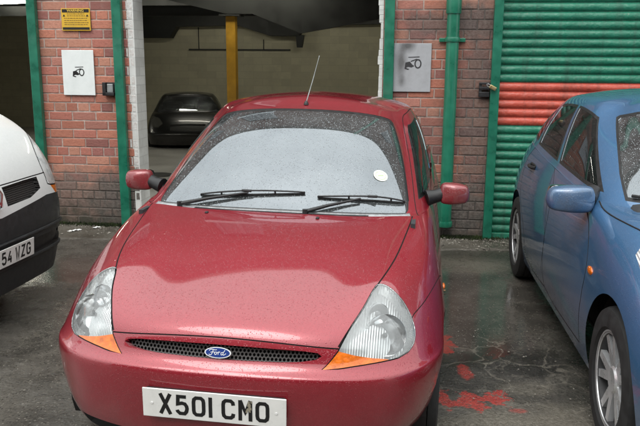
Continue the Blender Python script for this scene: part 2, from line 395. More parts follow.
# ------------------------------------------------------------ body panels
class Panels:
    def __init__(s,root): s.root=root; s.acc={}
    def cut(s,S,regions,du=.2,dv=.2,dom=None,order=0):
        """regions: (key, polygon, depth)  key None = hole; last one wins"""
        nu,nv=S.nu-1,S.nv-1
        us=[]; u=0
        while u<nu-1e-6:
            us.append(u); u+=du if u<6.5 else du*1.5
        us.append(nu); vs=list(np.linspace(0,nv,int(round(nv/dv))+1))
        pts=[(a+(0.0 if (a in (0,nu) ) else 0.0),b) for a in us for b in vs]
        nb=len(pts); pts=[Vector(p) for p in pts]; edges=[]
        # border edges keep the outline exact
        polys=[]
        for (key,poly,depth) in regions[1:]:
            q=[]
            n=len(poly)
            for i in range(n):
                a,b=np.array(poly[i],float),np.array(poly[(i+1)%n],float)
                dd=np.abs(b-a); k=max(1,int(math.ceil(max(dd[0]/du,dd[1]/dv)*1.0)))
                for j in range(k): q.append(tuple(a+(b-a)*j/k))
            st=len(pts); pts+= [Vector((min(max(x,0),nu),min(max(y,0),nv))) for x,y in q]
            edges+=[(st+i,st+(i+1)%len(q)) for i in range(len(q))]
            polys.append(q)
        vo,eo,fo,_,_,_=delaunay_2d_cdt(pts,edges,[],0,1e-5)
        V=np.array([(v.x,v.y) for v in vo]); F=[f for f in fo if len(f)==3]
        Fa=np.array(F); cen=V[Fa].mean(1)
        who=np.zeros(len(Fa),int)
        for i,q in enumerate(polys): who[inpoly(cen[:,0],cen[:,1],q)]=i+1
        P,Nn=S.nrm(V[:,0],V[:,1])
        # outward orientation
        c0=P.mean(0)*np.array([0,1,1])
        sgn=np.sign(((P-c0)*Nn).sum(1).mean()) or 1
        Nn=Nn*sgn
        P=P.copy(); P[V[:,0]<1e-6,0]=0; P[V[:,0]>nu-1e-6,0]=0
        for i,(key,poly,depth) in enumerate(regions):
            if key is None: continue
            fs=Fa[who==i]
            if len(fs)==0: continue
            idx,inv=np.unique(fs.ravel(),return_inverse=True); f=inv.reshape(-1,3)
            p=P[idx]; n=Nn[idx]
            a,b,c=p[f[:,0]],p[f[:,1]],p[f[:,2]]
            g=np.cross(b-a,c-a); flip=((g*n[f[:,0]]).sum(1)<0)
            f=np.where(flip[:,None],f[:,::-1],f)
            if depth: 
                base=p.copy(); p=p-n*depth
                # skirt
                ed={}
                for t in f:
                    for k in range(3):
                        e=(t[k],t[(k+1)%3]); ed[e]=ed.get(e,0)+1
                m=len(p); sk=[]; 
                for (x,y) in ed:
                    if (y,x) not in ed and not (abs(base[x,0])<1e-6 and abs(base[y,0])<1e-6):
                        sk.append((x,m+x,m+y)); sk.append((x,m+y,y))
                s.put(key+('skirt',) if isinstance(key,tuple) and key[1]=='deep' else key,np.concatenate([p,base]),np.concatenate([n,n]),np.array(sk) if sk else np.zeros((0,3),int))
            s.put(key,p,n,f)
    def put(s,key,p,n,f):
        s.acc.setdefault(key,[]).append((p,n,f))
    def build(s,name,keys,mat,central=True,parent=None,label=None,side=(1,-1)):
        parent=parent or s.root; res=[]
        out=[]
        for sd in side:
            off=0;V=[];Nn=[];F=[]
            for k in keys:
                for (p,n,f) in s.acc.get(k,[]):
                    m=np.array([sd,1,1]); V.append(p*m); Nn.append(n*m); F.append((f if sd==1 else f[:,::-1])+off); off+=len(p)
            if off: out.append((np.concatenate(V),np.concatenate(Nn),np.concatenate(F)))
        if not out: return []
        if central:
            V=np.concatenate([o[0] for o in out]); Nn=np.concatenate([o[1] for o in out])
            F=np.concatenate([out[0][2]]+([out[1][2]+len(out[0][0])] if len(out)>1 else []))
            out=[(V,Nn,F)]
        for (V,Nn,F) in out:
            keep=np.unique(F.ravel()); mp=-np.ones(len(V),int); mp[keep]=np.arange(len(keep))
            res.append(mesh_np(name,V[keep],mp[F],mat,parent,Nn[keep]))
        if label:
            for o in res: o['label']=label
        return res
def circ(S,cs,cz,r,box,n=40,lim=None):
    """wheel arch outline: circle in the side view mapped on to the body"""
    o=[]
    for k in range(n+1):
        a=PI*(-.12+1.24*k/n); s_,z=cs+r*math.cos(a),cz+r*math.sin(a)
        x=S.inv(lambda P:P[:,1:],np.array([s_,z]),box=box); o.append((min(max(x[0],box[0]),box[1]),min(max(x[1],0),S.nv-1)))
    return [(o[0][0],-.0)]+o+[(o[-1][0],0)]

def wheel(root,name,c,rad,width,out,style,mat_rim,rimr):
    """c centre, out = +1/-1 outward side along local x"""
    w=empty(name,c); w.parent=root
    m=MB(); h=width/2
    prof=[(-h*.8,rimr*1.0),(-h*.98,rimr*1.08),(-h,rad*.86),(-h*.9,rad*.96),(-h*.72,rad*.99),(-h*.45,rad),(-h*.42,rad-.008),(-h*.36,rad-.008),(-h*.33,rad),(-h*.05,rad),(-h*.02,rad-.008),(h*.02,rad-.008),(h*.05,rad),(h*.33,rad),(h*.36,rad-.008),(h*.42,rad-.008),(h*.45,rad),(h*.72,rad*.99),(h*.9,rad*.96),(h,rad*.86),(h*.98,rimr*1.08),(h*.8,rimr*1.0)]
    m.lathe([(a*out,r) for a,r in prof],n=72); m.done('tyre',M['rubber'],w,smooth=40)
    m=MB(); fo=h*.82
    m.lathe([(fo*out,rimr*1.03),(fo*out*1.04,rimr*.97),(fo*out*.9,rimr*.92),(-h*.6*out,rimr*.88),(-h*.6*out,.02)],n=56)
    R0=m.done('rim',mat_rim if style!='spoke' else M['darkrim'],w,smooth=35)
    if style=='spoke':
        m=MB(); m.lathe([(fo*out*.97,rimr*1.05),(fo*out*1.05,rimr*1.01),(fo*out*1.02,rimr*.95),(fo*out*.8,rimr*.92)],n=56); m.done('rim_lip',mat_rim,w,smooth=35)
    m=MB()
    if style=='spoke':
        for k in range(5):
            for d in (-1,1):
                a=2*PI*k/5+d*.13
                for (r0,r1,w0,w1) in ((.045,rimr*.95,.022,.03),):
                    ca,sa=math.cos(a),math.sin(a)
                    a2=2*PI*k/5+d*.25; cb,sb=math.cos(a2),math.sin(a2)
                    p0=Vector((0,ca*r0,sa*r0)); p1=Vector((0,cb*r1,sb*r1)); t=(p1-p0).normalized(); nn=Vector((0,-t.z,t.y))
                    q=[p0-nn*w0,p0+nn*w0,p1+nn*w1*.55,p1-nn*w1*.55]
                    m.prism([(out*fo*(.78 if i<2 else .92),x.y,x.z) for i,x in enumerate(q)],(-out*.025,0,0))
        m.lathe([(out*fo*.9,0.001),(out*fo*.9,.05),(out*fo*.7,.065),(out*fo*.4,.065)],n=30)
        m.done('spokes',mat_rim,w,smooth=35)
        m=MB(); m.lathe([(out*fo*.5,.001),(out*fo*.5,rimr*.6)],n=30); m.done('brake_disc',M['steel'],w,smooth=35)
    else:
        m.lathe([(out*fo*.95,0.001),(out*fo*.98,.07),(out*fo*.7,rimr*.6),(out*fo*.92,rimr*.94)],n=48)
        m.done('hubcap',M['grey'],w,smooth=35)
    return w

# ------------------------------------------------------------ writing
GL={
'X':[[(0,0),(1,1)],[(0,1),(1,0)]],
'5':[[(.93,1),(.12,1),(.08,.56),(.5,.62),(.8,.58),(.96,.44),(1,.3),(.93,.12),(.75,0),(.28,0),(.05,.12),(0,.2)]],
'0':[[(.25,1),(.75,1),(.95,.9),(1,.75),(1,.25),(.95,.1),(.75,0),(.25,0),(.05,.1),(0,.25),(0,.75),(.05,.9),(.25,1)]],
'1':[[(.5,0),(.5,1)]],
'C':[[(1,.74),(.95,.9),(.75,1),(.25,1),(.05,.9),(0,.75),(0,.25),(.05,.1),(.25,0),(.75,0),(.95,.1),(1,.26)]],
'M':[[(0,0),(0,1)],[(0,1),(.5,.42),(1,1)],[(1,1),(1,0)]],
'4':[[(.98,.24),(0,.24),(.62,1)],[(.72,.55),(.72,0)]],
'W':[[(0,1),(.22,0),(.5,.62),(.78,0),(1,1)]],
'Z':[[(0,1),(1,1),(0,0),(1,0)]],
'G':[[(1,.74),(.95,.9),(.75,1),(.25,1),(.05,.9),(0,.75),(0,.25),(.05,.1),(.25,0),(.75,0),(.95,.1),(1,.25),(1,.46),(.55,.46)]],
'L':[[(0,1),(0,0),(1,0)]],'R':[[(0,0),(0,1),(.7,1),(.95,.92),(1,.76),(.95,.6),(.7,.5),(0,.5)],[(.55,.5),(1,0)]],
}
GL['O']=GL['0']
def stroke(m,pts,w,y,ext=True):
    P=[np.array(p,float) for p in pts]; n=len(P)
    closed=np.allclose(P[0],P[-1])
    L=[];Q=[]
    for i in range(n):
        if i==0: a=P[-2] if closed else None
        else: a=P[i-1]
        if i==n-1: b=P[1] if closed else None
        else: b=P[i+1]
        ds=[]
        if a is not None: ds.append((P[i]-a)/np.linalg.norm(P[i]-a))
        if b is not None: ds.append((b-P[i])/np.linalg.norm(b-P[i]))
        ns=[np.array([-d[1],d[0]]) for d in ds]
        nn=sum(ns); nn=nn/np.linalg.norm(nn); k=1/max(.5,nn.dot(ns[0]))
        p=P[i].copy()
        L.append(p+nn*w/2*k); Q.append(p-nn*w/2*k)
    for i in range(n-1):
        m.poly([(L[i][0],y,L[i][1]),(L[i+1][0],y,L[i+1][1]),(Q[i+1][0],y,Q[i+1][1]),(Q[i][0],y,Q[i][1])])
def plate_text(m,text,cw,ch,sw,gap,space,y,x0=None):
    wd=[ (sw if c=='1' else 0 if c==' ' else cw) for c in text]
    tot=0
    for i,c in enumerate(text):
        tot+= space if c==' ' else wd[i]
        if i<len(text)-1 and c!=' ' and text[i+1]!=' ': tot+=gap
    x=-tot/2 if x0 is None else x0
    for i,c in enumerate(text):
        if c==' ': x+=space; continue
        k=0
        for ln in GL[c]:
            if c=='1': pts=[(x+sw/2,-ch/2),(x+sw/2,ch/2)]
            else: pts=[(x+sw/2+p[0]*(cw-sw),-ch/2+sw/2+p[1]*(ch-sw)) for p in ln]
            if c in 'XMW': pts=[(a,-ch/2+(b+ch/2-sw/2)/(ch-sw)*ch) for a,b in pts]
            elif c=='4' and len(pts)==2: pts[-1]=(pts[-1][0],-ch/2)
            stroke(m,pts,sw,y-.0002*k); k+=1
        x+=wd[i]
        if i<len(text)-1 and text[i+1]!=' ': x+=gap
def number_plate(root,loc,rot,text,w=.52,h=.111,x0=None,small=None):
    p=empty('number_plate',loc,rot); p.parent=root
    m=MB(); m.box((0,0,0),(w,.006,h),.002); m.done('plate_board',M['plate'],p)
    m=MB(); plate_text(m,text,.050,.079,.0135,.011,.033,-.0036,x0); m.done('plate_lettering',M['ink'],p,recalc=False)
    return p
def text_mesh(txt,size,mat,parent,loc,rot=(PI/2,0,0),name='lettering',align='CENTER',sx=1):
    cu=bpy.data.curves.new('t','FONT'); cu.body=txt; cu.size=size; cu.align_x=align; cu.align_y='CENTER'; cu.offset=size*.02
    o=bpy.data.objects.new('t',cu); COL.objects.link(o); dg=bpy.context.evaluated_depsgraph_get()
    me=bpy.data.meshes.new_from_object(o.evaluated_get(dg)); bpy.data.objects.remove(o)
    me.materials.clear(); me.materials.append(mat)
    q=bpy.data.objects.new(name,me); q.location=loc; q.rotation_euler=rot; q.scale=(sx,1,1); return link(q,parent)

# ============================================================ RED CAR
def frame3(S,u,v,side=1):
    p,n=S.nrm([abs(u)],[v]); p=p[0]; n=n[0]
    if n[2]<0 and v>0 and S.nv==7: n=-n
    sg=-1 if u<0 else 1
    sg*=side
    return Vector((p[0]*sg,p[1],p[2])),Vector((n[0]*sg,n[1],n[2]))
def on(S,u,v,h=0):
    p,n=frame3(S,u,v); return p+n*h
CARX,CARY,CARYAW,CARROLL=-.3697,2.4137,-.1465,R(.8)
ka=empty('parked_car',(CARX,CARY,0),(0,CARROLL,CARYAW),'ruby red small hatchback, wet with rain, with oval badge and curved white headlamps','car')
L,G=ka_nets()
pn=Panels(ka)
LAMP=[(1.91,5.75),(2.2,6.75),(2.44,8.04),(2.71,8.77),(2.87,9.16),(3.0,9.33),(3.25,9.23),(3.61,8.92),(3.95,8.52),(4.19,7.96),(4.27,7.3),(4.16,6.66),(3.92,6.24),(3.59,6.04),(3.23,6.02),(2.87,5.99),(2.53,5.92),(2.22,5.8)]
LAMP=smooth_line(LAMP[1:13],3)+LAMP[13:]+[LAMP[0]]
AMB=[(1.91,5.75),(2.2,6.75),(2.55,6.52),(2.9,6.33),(3.24,6.16),(3.4,6.02),(3.23,6.02),(2.87,5.99),(2.53,5.92),(2.22,5.8)]
GRI=[(0,6.66),(.5,6.66),(1.1,6.67),(1.56,6.68),(1.81,6.63),(1.89,6.49),(1.78,6.31),(1.48,6.16),(1.12,6.06),(.52,6.0),(0,5.98)]
HF=[(0,6.99),(.5,6.975),(1.27,6.94),(1.82,6.90),(2.205,6.86)]
HS=[(2.2,6.95),(2.44,8.04),(2.71,8.77),(2.87,9.16),(3.0,9.33),(3.72,10.37),(4.46,11.69),(4.6,12)]
HOOD=HF+HS+[(0,12)]
SEAM=[(4.19,7.96),(4.4,8.15),(5.19,8.45),(5.9,8.4),(6.5,8.05),(6.75,7.6)]
BUMP=[(0,0),(0,6.99)]+HF+[(2.6,8.0),(3.4,8.3)]+SEAM+[(6.75,0)]
ARF=circ(L,.695,.275,.298,(4.6,7.9,0,9)); ARR=circ(L,3.06,.275,.325,(10.6,13.6,0,9))
DOORL=[(7.72,1.2),(7.7,6),(7.35,12),(10.35,12),(10.55,6),(10.4,1.2)]
TAIL=[(16,5.2),(13.6,5.4),(13.5,12),(16,12)]
RBUMP=[(16,0),(16,5.2),(13.6,5.4),(12.9,5.0),(12.9,0)]
RLAMP=[(13.05,6),(13.5,6),(13.5,9.5),(13.0,9.3)]
INT=[(0,.9),(2.3,.95),(3.0,1.2),(3.2,1.7),(2.6,1.75),(0,1.7)]
sm=lambda l,w=.005:strip(L,smooth_line(l,4),w)
rec=[('body',[],0),('bumper',BUMP,0),('hood',HOOD,0),('door',DOORL,0),('tailgate',TAIL,0),('rbumper',RBUMP,0),('rlamp',RLAMP,0),
 (('lamp','deep'),LAMP,.0),(('amber','deep'),AMB,0),(('grille','deep'),GRI,.03),(('intake','deep'),INT,.06),
 ('seam',sm(HF,.005),.005),('seam',sm(HS[0:],.006),.006),('seam',strip(L,LAMP+LAMP[:1],.0045),.005),
 ('seam',sm(SEAM,.004),.004),('seam',sm(DOORL[:3]),.006),('seam',sm(DOORL[3:]),.006),('seam',strip(L,[DOORL[5],DOORL[0]],.005),.006),
 ('seam',sm([(16,5.2),(13.6,5.4),(12.9,5.0)]),.006),('seam',sm([(13.55,5.4),(13.5,12)]),.006),
 (None,ARF,0),(None,ARR,0)]
pn.cut(L,rec,.14,.2)
WS=[(0,.74),(4.35,.74),(4.62,.9),(4.74,1.15),(4.70,1.8),(4.45,2.72),(4.3,2.86),(4.0,2.93),(0,2.97)]
WSI=[(0,.78),(4.3,.78),(4.5,.95),(4.52,1.8),(4.25,2.66),(4.05,2.78),(3.9,2.81),(0,2.83)]
DG=[(5.62,1.12),(5.66,1.8),(5.85,2.6),(6.1,2.84),(9.0,2.88),(9.5,2.7),(9.75,1.12)]
QG=[(9.95,1.15),(9.8,2.4),(9.9,2.75),(10.4,2.8),(11.2,2.6),(11.8,1.9),(11.9,1.3),(11.7,1.15)]
RG=[(16,.9),(14.2,.95),(13.7,1.2),(13.6,2.6),(14,2.85),(16,2.88)]
COWL=[(0,0),(4.5,0),(4.62,.2),(4.66,.74),(0,.74)]
gs=lambda l,w=.005:strip(G,smooth_line(l,4),w)
reg=[('body',[],0),('cowl',COWL,.004),('band',WS,0),('ws',WSI,0),('wband',DG,0),('dg',[(u*.985+.12,v*.97+.06) for u,v in DG],.002),('wband',QG,0),('qg',[(u*.96+.43,v*.94+.11) for u,v in QG],.002),('wband',RG,0),('rg',[(max(u,13.8) if u<16 else 16,min(max(v,1.1),2.75)) for u,v in RG],.002),
 ('gap',gs([(4.74,1.15),(4.70,1.8),(4.45,2.72),(4.3,2.86),(4.0,2.93),(2,2.965),(0,2.97)],.007),.005),
 ('seam',gs([(5.25,0),(5.3,1.2),(5.5,2.6),(6.0,3.25),(7,3.4),(9.2,3.4),(9.75,3.1),(9.85,2.6),(9.88,1.2),(10.35,0)],.005),.004)]
pn.cut(G,reg,.16,.2)
body=pn.build('body',['body'],M['red'])[0]
pn.build('bonnet',['hood'],M['red'])
pn.build('front_bumper',['bumper'],M['red'])
for o,lb in zip(pn.build('door',['door'],M['red'],central=False),('left door','right door')): o['label']=lb
pn.build('tailgate',['tailgate'],M['red']); pn.build('rear_bumper',['rbumper'],M['red'])
pn.build('panel_gap',['seam','gap'],M['seam'],central=False)
pn.build('windscreen_surround',['band'],M['black'])
ws=pn.build('windscreen',['ws'],M['wscreen'])[0]
pn.build('window_surround',['wband'],M['black'])
pn.build('door_window',['dg'],M['sideglass'],central=False); pn.build('quarter_window',['qg'],M['sideglass'],central=False); pn.build('rear_window',['rg'],M['sideglass'])
pn.build('cowl_panel',['cowl'],M['cowl'])
pn.build('tail_lamp',['rlamp'],plain('tail_lamp_red',(.35,.01,.01),.2,coat=1),central=False)
# grille mesh
def mesh_mat():
    t=NT('honeycomb_grille'); x=t.sep(t.obj()); K=2*PI/.0125
    tot=None
    for a in (0,60,120):
        w_=t.math('COSINE',t.math('MULTIPLY',t.math('ADD',t.math('MULTIPLY',x[0],math.cos(R(a+30))),t.math('MULTIPLY',x[2],math.sin(R(a+30)))),K))
        tot=w_ if tot is None else t.math('ADD',tot,w_)
    f=t.mr(tot,-.4,.5,1,0)
    t.L(t.mix(f,(.003,.003,.003),(.085,.082,.08)),t.b.inputs['Base Color']); t.L(t.bump(f,1,.012),t.b.inputs['Normal']); t.L(t.mr(f,0,1,1,.3),t.b.inputs['Roughness']); t.L(t.mr(f,0,1,0,.6),t.b.inputs['Specular IOR Level']); return t.m
M['grille']=mesh_mat()
pn.build('grille_mesh',[('grille','deep')],M['grille']); pn.build('grille_frame',[('grille','deep','x'),('grille','deep','skirt')],M['red'])
sk=[k for k in pn.acc if isinstance(k,tuple) and k[-1]=='skirt']
pn.build('grille_edge',[k for k in sk if k[0]=='grille'],M['red']); pn.build('lower_intake',[('intake','deep')]+[k for k in sk if k[0]=='intake'],M['black'])
# headlamps
def lens_mat():
    t=NT('headlamp_lens'); tr=t.N('ShaderNodeBsdfTransparent'); tr.inputs[0].default_value=(.93,.95,.95,1)
    gl=t.N('ShaderNodeBsdfGlossy'); gl.inputs['Roughness'].default_value=.06; df=t.N('ShaderNodeBsdfDiffuse'); df.inputs[0].default_value=(.75,.77,.77,1)
    fr=t.N('ShaderNodeFresnel'); fr.inputs[0].default_value=1.5
    n=t.bump(t.drops(110,.34),.35,.002); t.L(n,gl.inputs['Normal'])
    m1=t.N('ShaderNodeMixShader'); m1.inputs[0].default_value=.20; m2=t.N('ShaderNodeMixShader')
    t.L(t.math('ADD',fr.outputs[0],.06),m2.inputs[0]); t.L(tr.outputs[0],m1.inputs[1]); t.L(df.outputs[0],m1.inputs[2]); t.L(m1.outputs[0],m2.inputs[1]); t.L(gl.outputs[0],m2.inputs[2]); t.L(m2.outputs[0],t.out.inputs[0]); t.n.remove(t.b); return t.m
def refl_mat():
    t=NT('lamp_reflector'); t.set(Metallic=.6,Roughness=.25)
    x=t.sep(t.obj())
    w=t.N('ShaderNodeTexWave',_bands_direction='X'); w.inputs['Scale'].default_value=34; w.inputs['Distortion'].default_value=.3; t.L(t.obj(),w.inputs['Vector'])
    nb=t.noise(14,1); 
    t.L(t.ramp(nb,[(.3,(.62,.64,.65)),(.5,(.90,.92,.92)),(.75,(.95,.95,.95))]),t.b.inputs['Base Color'])
    t.L(t.bump(t.noise(9,1),.25,.03,t.bump(w.outputs['Fac'],.55,.006)),t.b.inputs['Normal']); return t.m
M['lens']=lens_mat(); M['refl']=refl_mat()
M['amber']=plain('amber_lens',(.80,.165,.008),.18,coat=1,nz=.35,ns=45,bump=.3)
lens=pn.build('headlamp',[('lamp','deep')],M['lens'],central=False)
pa=Panels(ka)
pa.cut(L,[(None,[],0),('r',LAMP,.05),(None,AMB,0)],.14,.2)
pa2=pa.acc
for i,ln in enumerate(lens):
    sd=1 if i==0 else -1
    ln['label']='clear headlamp below the '+('left' if sd==1 else 'right')+' end of the bonnet'
    pa.build('lamp_reflector',['r'],M['refl'],central=False,parent=ln,side=(sd,))
    # round bowls behind the lens
    for (u,v,r,dp) in ((3.45,7.5,.075,.036),(3.15,8.45,.040,.030)):
        p,n=frame3(L,u,v); p=Vector((p.x*sd,p.y,p.z)); n=Vector((n.x*sd,n.y,n.z))
        if n.y>0: n=-n
        d=(n*.35+Vector((0,-1,.12))*.65).normalized()
        m=MB(); m.lathe([(-.028,.012),(-.024,r*.45),(-.010,r*.8),(.006,r),(.010,r*1.03),(.004,r*1.06)],axis='z',n=36)
        b=m.done('lamp_bowl',M['chrome'],ln,smooth=40); b.rotation_mode='QUATERNION'; b.rotation_quaternion=d.to_track_quat('Z','Y'); b.location=p-n*dp
        m=MB(); m.sphere((0,0,-.005),(.02,.02,.035),12,8); b2=m.done('bulb',M['grey'],ln,smooth=60); b2.rotation_mode='QUATERNION'; b2.rotation_quaternion=b.rotation_quaternion; b2.location=b.location
pn.build('indicator_lamp',[('amber','deep')],M['amber'],central=False)
# badge
bd=empty('oval_badge',on(L,0,6.27,0)+Vector((0,-.004,.004)),(R(-24),0,0)); bd.parent=ka
def ellipse(m,a,b,y,n=48): m.poly([(a*math.cos(2*PI*k/n),y,b*math.sin(2*PI*k/n)) for k in range(n)])
def ell_solid(m,a,b,y0,y1,n=48): m.prism([(a*math.cos(2*PI*k/n),y0,b*math.sin(2*PI*k/n)) for k in range(n)],(0,y1-y0,0))
M['badgesilver']=plain('badge_silver',(.72,.73,.74),.35,.25)
M['badgeblue']=plain('badge_blue',(.012,.04,.20),.15,coat=1)
m=MB(); ell_solid(m,.048,.0195,.004,-.004); m.done('badge_rim',M['badgesilver'],bd)
m=MB(); ell_solid(m,.044,.0165,-.003,-.0048); m.done('badge_face',M['badgeblue'],bd)
m=MB()
for ln in ([(-.031,.005),(-.029,.009),(-.021,.0105),(-.010,.009),(-.004,.0105)],[(-.017,.0095),(-.019,0),(-.023,-.008),(-.029,-.0095),(-.031,-.006)],[(-.026,.0),(-.018,.0015),(-.011,.001)],
 [(-.006,.002),(-.010,.0005),(-.011,-.004),(-.008,-.007),(-.004,-.005),(-.003,-.001),(-.006,.002)],[(-.003,.0005),(.001,.001),(.003,.003),(.002,-.002),(.002,-.007)],[(.003,.000),(.006,.003),(.009,.002)],
 [(.018,.002),(.014,.001),(.012,-.003),(.014,-.007),(.018,-.005),(.020,-.001),(.018,.002)],[(.026,.0105),(.022,.004),(.020,-.002),(.021,-.007),(.026,-.005),(.030,-.001)]):
    stroke(m,smooth_line(ln,3),.0021,-.0052)
m.done('badge_script',M['badgesilver'],bd,recalc=False)
npk=number_plate(ka,(0,-.034,.42),(R(3),0,0),'X501 CMO')
m=MB(); rr0=random.Random(3)
for k in range(16):
    x_=.128+rr0.gauss(0,.005); z_=.040-.045*rr0.random()**1.3; r_=.0015+.003*rr0.random()
    m.poly([(x_+r_*math.cos(a)*(.7+.6*rr0.random()),-.0045-.00005*k,z_+r_*1.8*math.sin(a)*(.7+.6*rr0.random())) for a in [2*PI*q/9 for q in range(9)]])
m.done('mud_streak',plain('grey_mud',(.30,.27,.20),.9),npk,recalc=False)
for sx in (-.225,.225):
    m=MB(); m.lathe([(.0,.0001),(.0,.0045),(.0015,.005)],axis='y',n=14); o=m.done('plate_screw',M['paper'],npk,recalc=False); o.location=(sx,-.0052,0)
m=MB(); m.box((0,-.020,.42),(.505,.02,.10),.004); m.done('plate_plinth',M['black'],ka)
# cowl ribs, washer nozzles
m=MB()
for i in range(110):
    u=(i-50)/110*5.0
    if u>2.45 or abs(u)<.02: continue
    if u<-2.25: continue
    a=on(G,u,.18,.001); b=on(G,u,.62,.001)
    m.tube([a,b],.0028,5)
m.done('cowl_ribs',M['black'],ka)
m=MB()
NS=24
for s0 in (0,):
    top=[on(G,-2.3+4.8*k/NS if abs(-2.3+4.8*k/NS)>.01 else .01,.66,-.003) for k in range(NS+1)]; bot=[on(G,-2.3+4.8*k/NS if abs(-2.3+4.8*k/NS)>.01 else .01,.14,-.003) for k in range(NS+1)]
    for k in range(NS): m.poly([top[k]+Vector((0,0,.002)),top[k+1]+Vector((0,0,.002)),bot[k+1]+Vector((0,0,.002)),bot[k]+Vector((0,0,.002))])
m.done('cowl_vent',M['seam'],ka,recalc=False)
for u in (1.1,-1.72):
    m=MB(); p=on(L,u,11.82,.002); m.box(p,(.016,.02,.010),.004); m.done('washer_nozzle',M['black'],ka)
# wipers
def wiper(piv,clip,ends,h=.018):
    w=empty('wiper',(0,0,0)); w.parent=ka
    P=on(G,*piv,.012); C=on(G,*clip,h+.004); A=on(G,*ends[0],h-.008); B=on(G,*ends[1],h-.008)
    m=MB(); m.tube([P-Vector((0,0,.02)),P+Vector((0,0,.012))],.013,12); m.tube([P,(P*.6+C*.4)+Vector((0,0,.004)),C],[.011,.008,.005],8); m.done('wiper_arm',M['black'],w,smooth=50)
    m=MB(); pts=[]
    for k in range(13):
        t=k/12; u=ends[0][0]+(ends[1][0]-ends[0][0])*t; v=ends[0][1]+(ends[1][1]-ends[0][1])*t
        if abs(u)<.02: u=.02
        pts.append(on(G,u,v,.006))
    m.tube(pts,.0045,6); m.done('wiper_blade',M['rubber'],w,smooth=60)
    m=MB(); n=Vector((0,-.3,.9)).normalized()
    q=[pts[k]+n*(.008+.014*math.sin(PI*k/12)) for k in range(13)]
    m.tube(q,.0045,6); m.box(q[6],(.05,.016,.012),.004)
    for k in (0,3,9,12): m.tube([pts[k],q[k]+n*.002],.005,6)
    m.done('blade_frame',M['black'],w,smooth=60)
wiper((.70,.62),(2.16,1.08),((.95,1.10),(4.3,1.09)))
wiper((-2.98,.62),(-.75,1.10),((-2.2,1.03),(.59,1.16)))
# antenna
ab=on(G,.01,3.35,0)
m=MB(); m.lathe([(0,.014),(.012,.012),(.022,.005),(.024,.001)],axis='z',c=(0,0,0),n=16); o=m.done('aerial_base',M['black'],ka,smooth=50); o.location=ab
m=MB(); tip=Vector((0,2.30,1.645)); m.tube([ab+Vector((0,.006,.015)),ab*.5+tip*.5,tip],[.0035,.0028,.0018],8); m.sphere(tip,(.008,.008,.008),8,6); m.done('aerial',M['steel'],ka,smooth=60)
# tax disc
m=MB(); p,n=frame3(G,2.96,1.53)
m.lathe([(0,.0001),(0,.037)],axis='z',n=28); o=m.done('tax_disc',plain('disc_paper',(.80,.84,.74),.8,nz=.08,ns=60),ws,recalc=False); o.location=p+n*.002; o.rotation_mode='QUATERNION'; o.rotation_quaternion=n.to_track_quat('Z','Y')
pr=o
m=MB(); ring=[(.028*math.cos(2*PI*k/24),.028*math.sin(2*PI*k/24)) for k in range(25)]
for k in range(24):
    a,b=ring[k],ring[k+1]; m.poly([(a[0],a[1],.0006),(b[0],b[1],.0006),(b[0]*.86,b[1]*.86,.0006),(a[0]*.86,a[1]*.86,.0006)])
m.poly([(-.016,-.004,.0006),(.016,-.004,.0006),(.016,.004,.0006),(-.016,.004,.0006)])
o=m.done('disc_print',plain('disc_print',(.45,.55,.35),.8),ws,recalc=False); o.location=pr.location; o.rotation_mode='QUATERNION'; o.rotation_quaternion=pr.rotation_quaternion
# mirrors
def mirror(root,base,tip,mat,sd,size=(.20,.12,.135)):
    """base on the body, tip outermost point"""
    r=empty('door_mirror',base); r.parent=root
    B=Vector((0,0,0)); T=Vector(tip)-Vector(base)
    w,d,h=size
    m=MB(); a=Vector((T.x-sd*w,T.y,T.z))
    m.tube([B-Vector((sd*.03,0,.005)),B*.5+a*.5+Vector((0,0,-.005)),a+Vector((sd*.03,0,0))],[.042,.034,.036],14); m.done('mirror_arm',M['black'],r,smooth=60)
    bm=bmesh.new(); bmesh.ops.create_cube(bm,size=1)
    bmesh.ops.subdivide_edges(bm,edges=bm.edges[:],cuts=5,use_grid_fill=True)
    for v in bm.verts:
        x,y,z=v.co*2
        x2=x*math.sqrt(1-y*y/2-z*z/2+y*y*z*z/3); y2=y*math.sqrt(1-x*x/2-z*z/2+x*x*z*z/3); z2=z*math.sqrt(1-x*x/2-y*y/2+x*x*y*y/3)
        q=Vector((x*.45+x2*.55,y*.4+y2*.6,z*.45+z2*.55))
        q.z*=(.82+.18*(-q.x*sd*.5+.5))if True else 1
        if q.y<0: q.y*=(1-.25*abs(q.x))
        else: q.y*=.62
        v.co=Vector((q.x*w/2,q.y*d/2,q.z*h/2))
    c=Vector((T.x-sd*w/2,T.y,T.z)); bmesh.ops.translate(bm,vec=c,verts=bm.verts)
    me=bpy.data.meshes.new('mirror_shell'); bm.to_mesh(me); bm.free(); me.materials.append(mat); me.polygons.foreach_set('use_smooth',[True]*len(me.polygons)); o=link(bpy.data.objects.new('mirror_shell',me),r)
    sb=o.modifiers.new('s','SUBSURF'); sb.levels=1; sb.render_levels=2
    m=MB(); m.box(c+Vector((0,d*.30,0)),(w*.84,.012,h*.78),.02 if h>.1 else .01); m.done('mirror_glass',M['chrome'],r,smooth=40)
mirror(ka,(.735,1.40,.945),(.923,1.43,.965),M['red'],1,(.155,.12,.125)); mirror(ka,(-.735,1.40,.945),(-.923,1.43,.965),M['red'],-1,(.155,.12,.125))
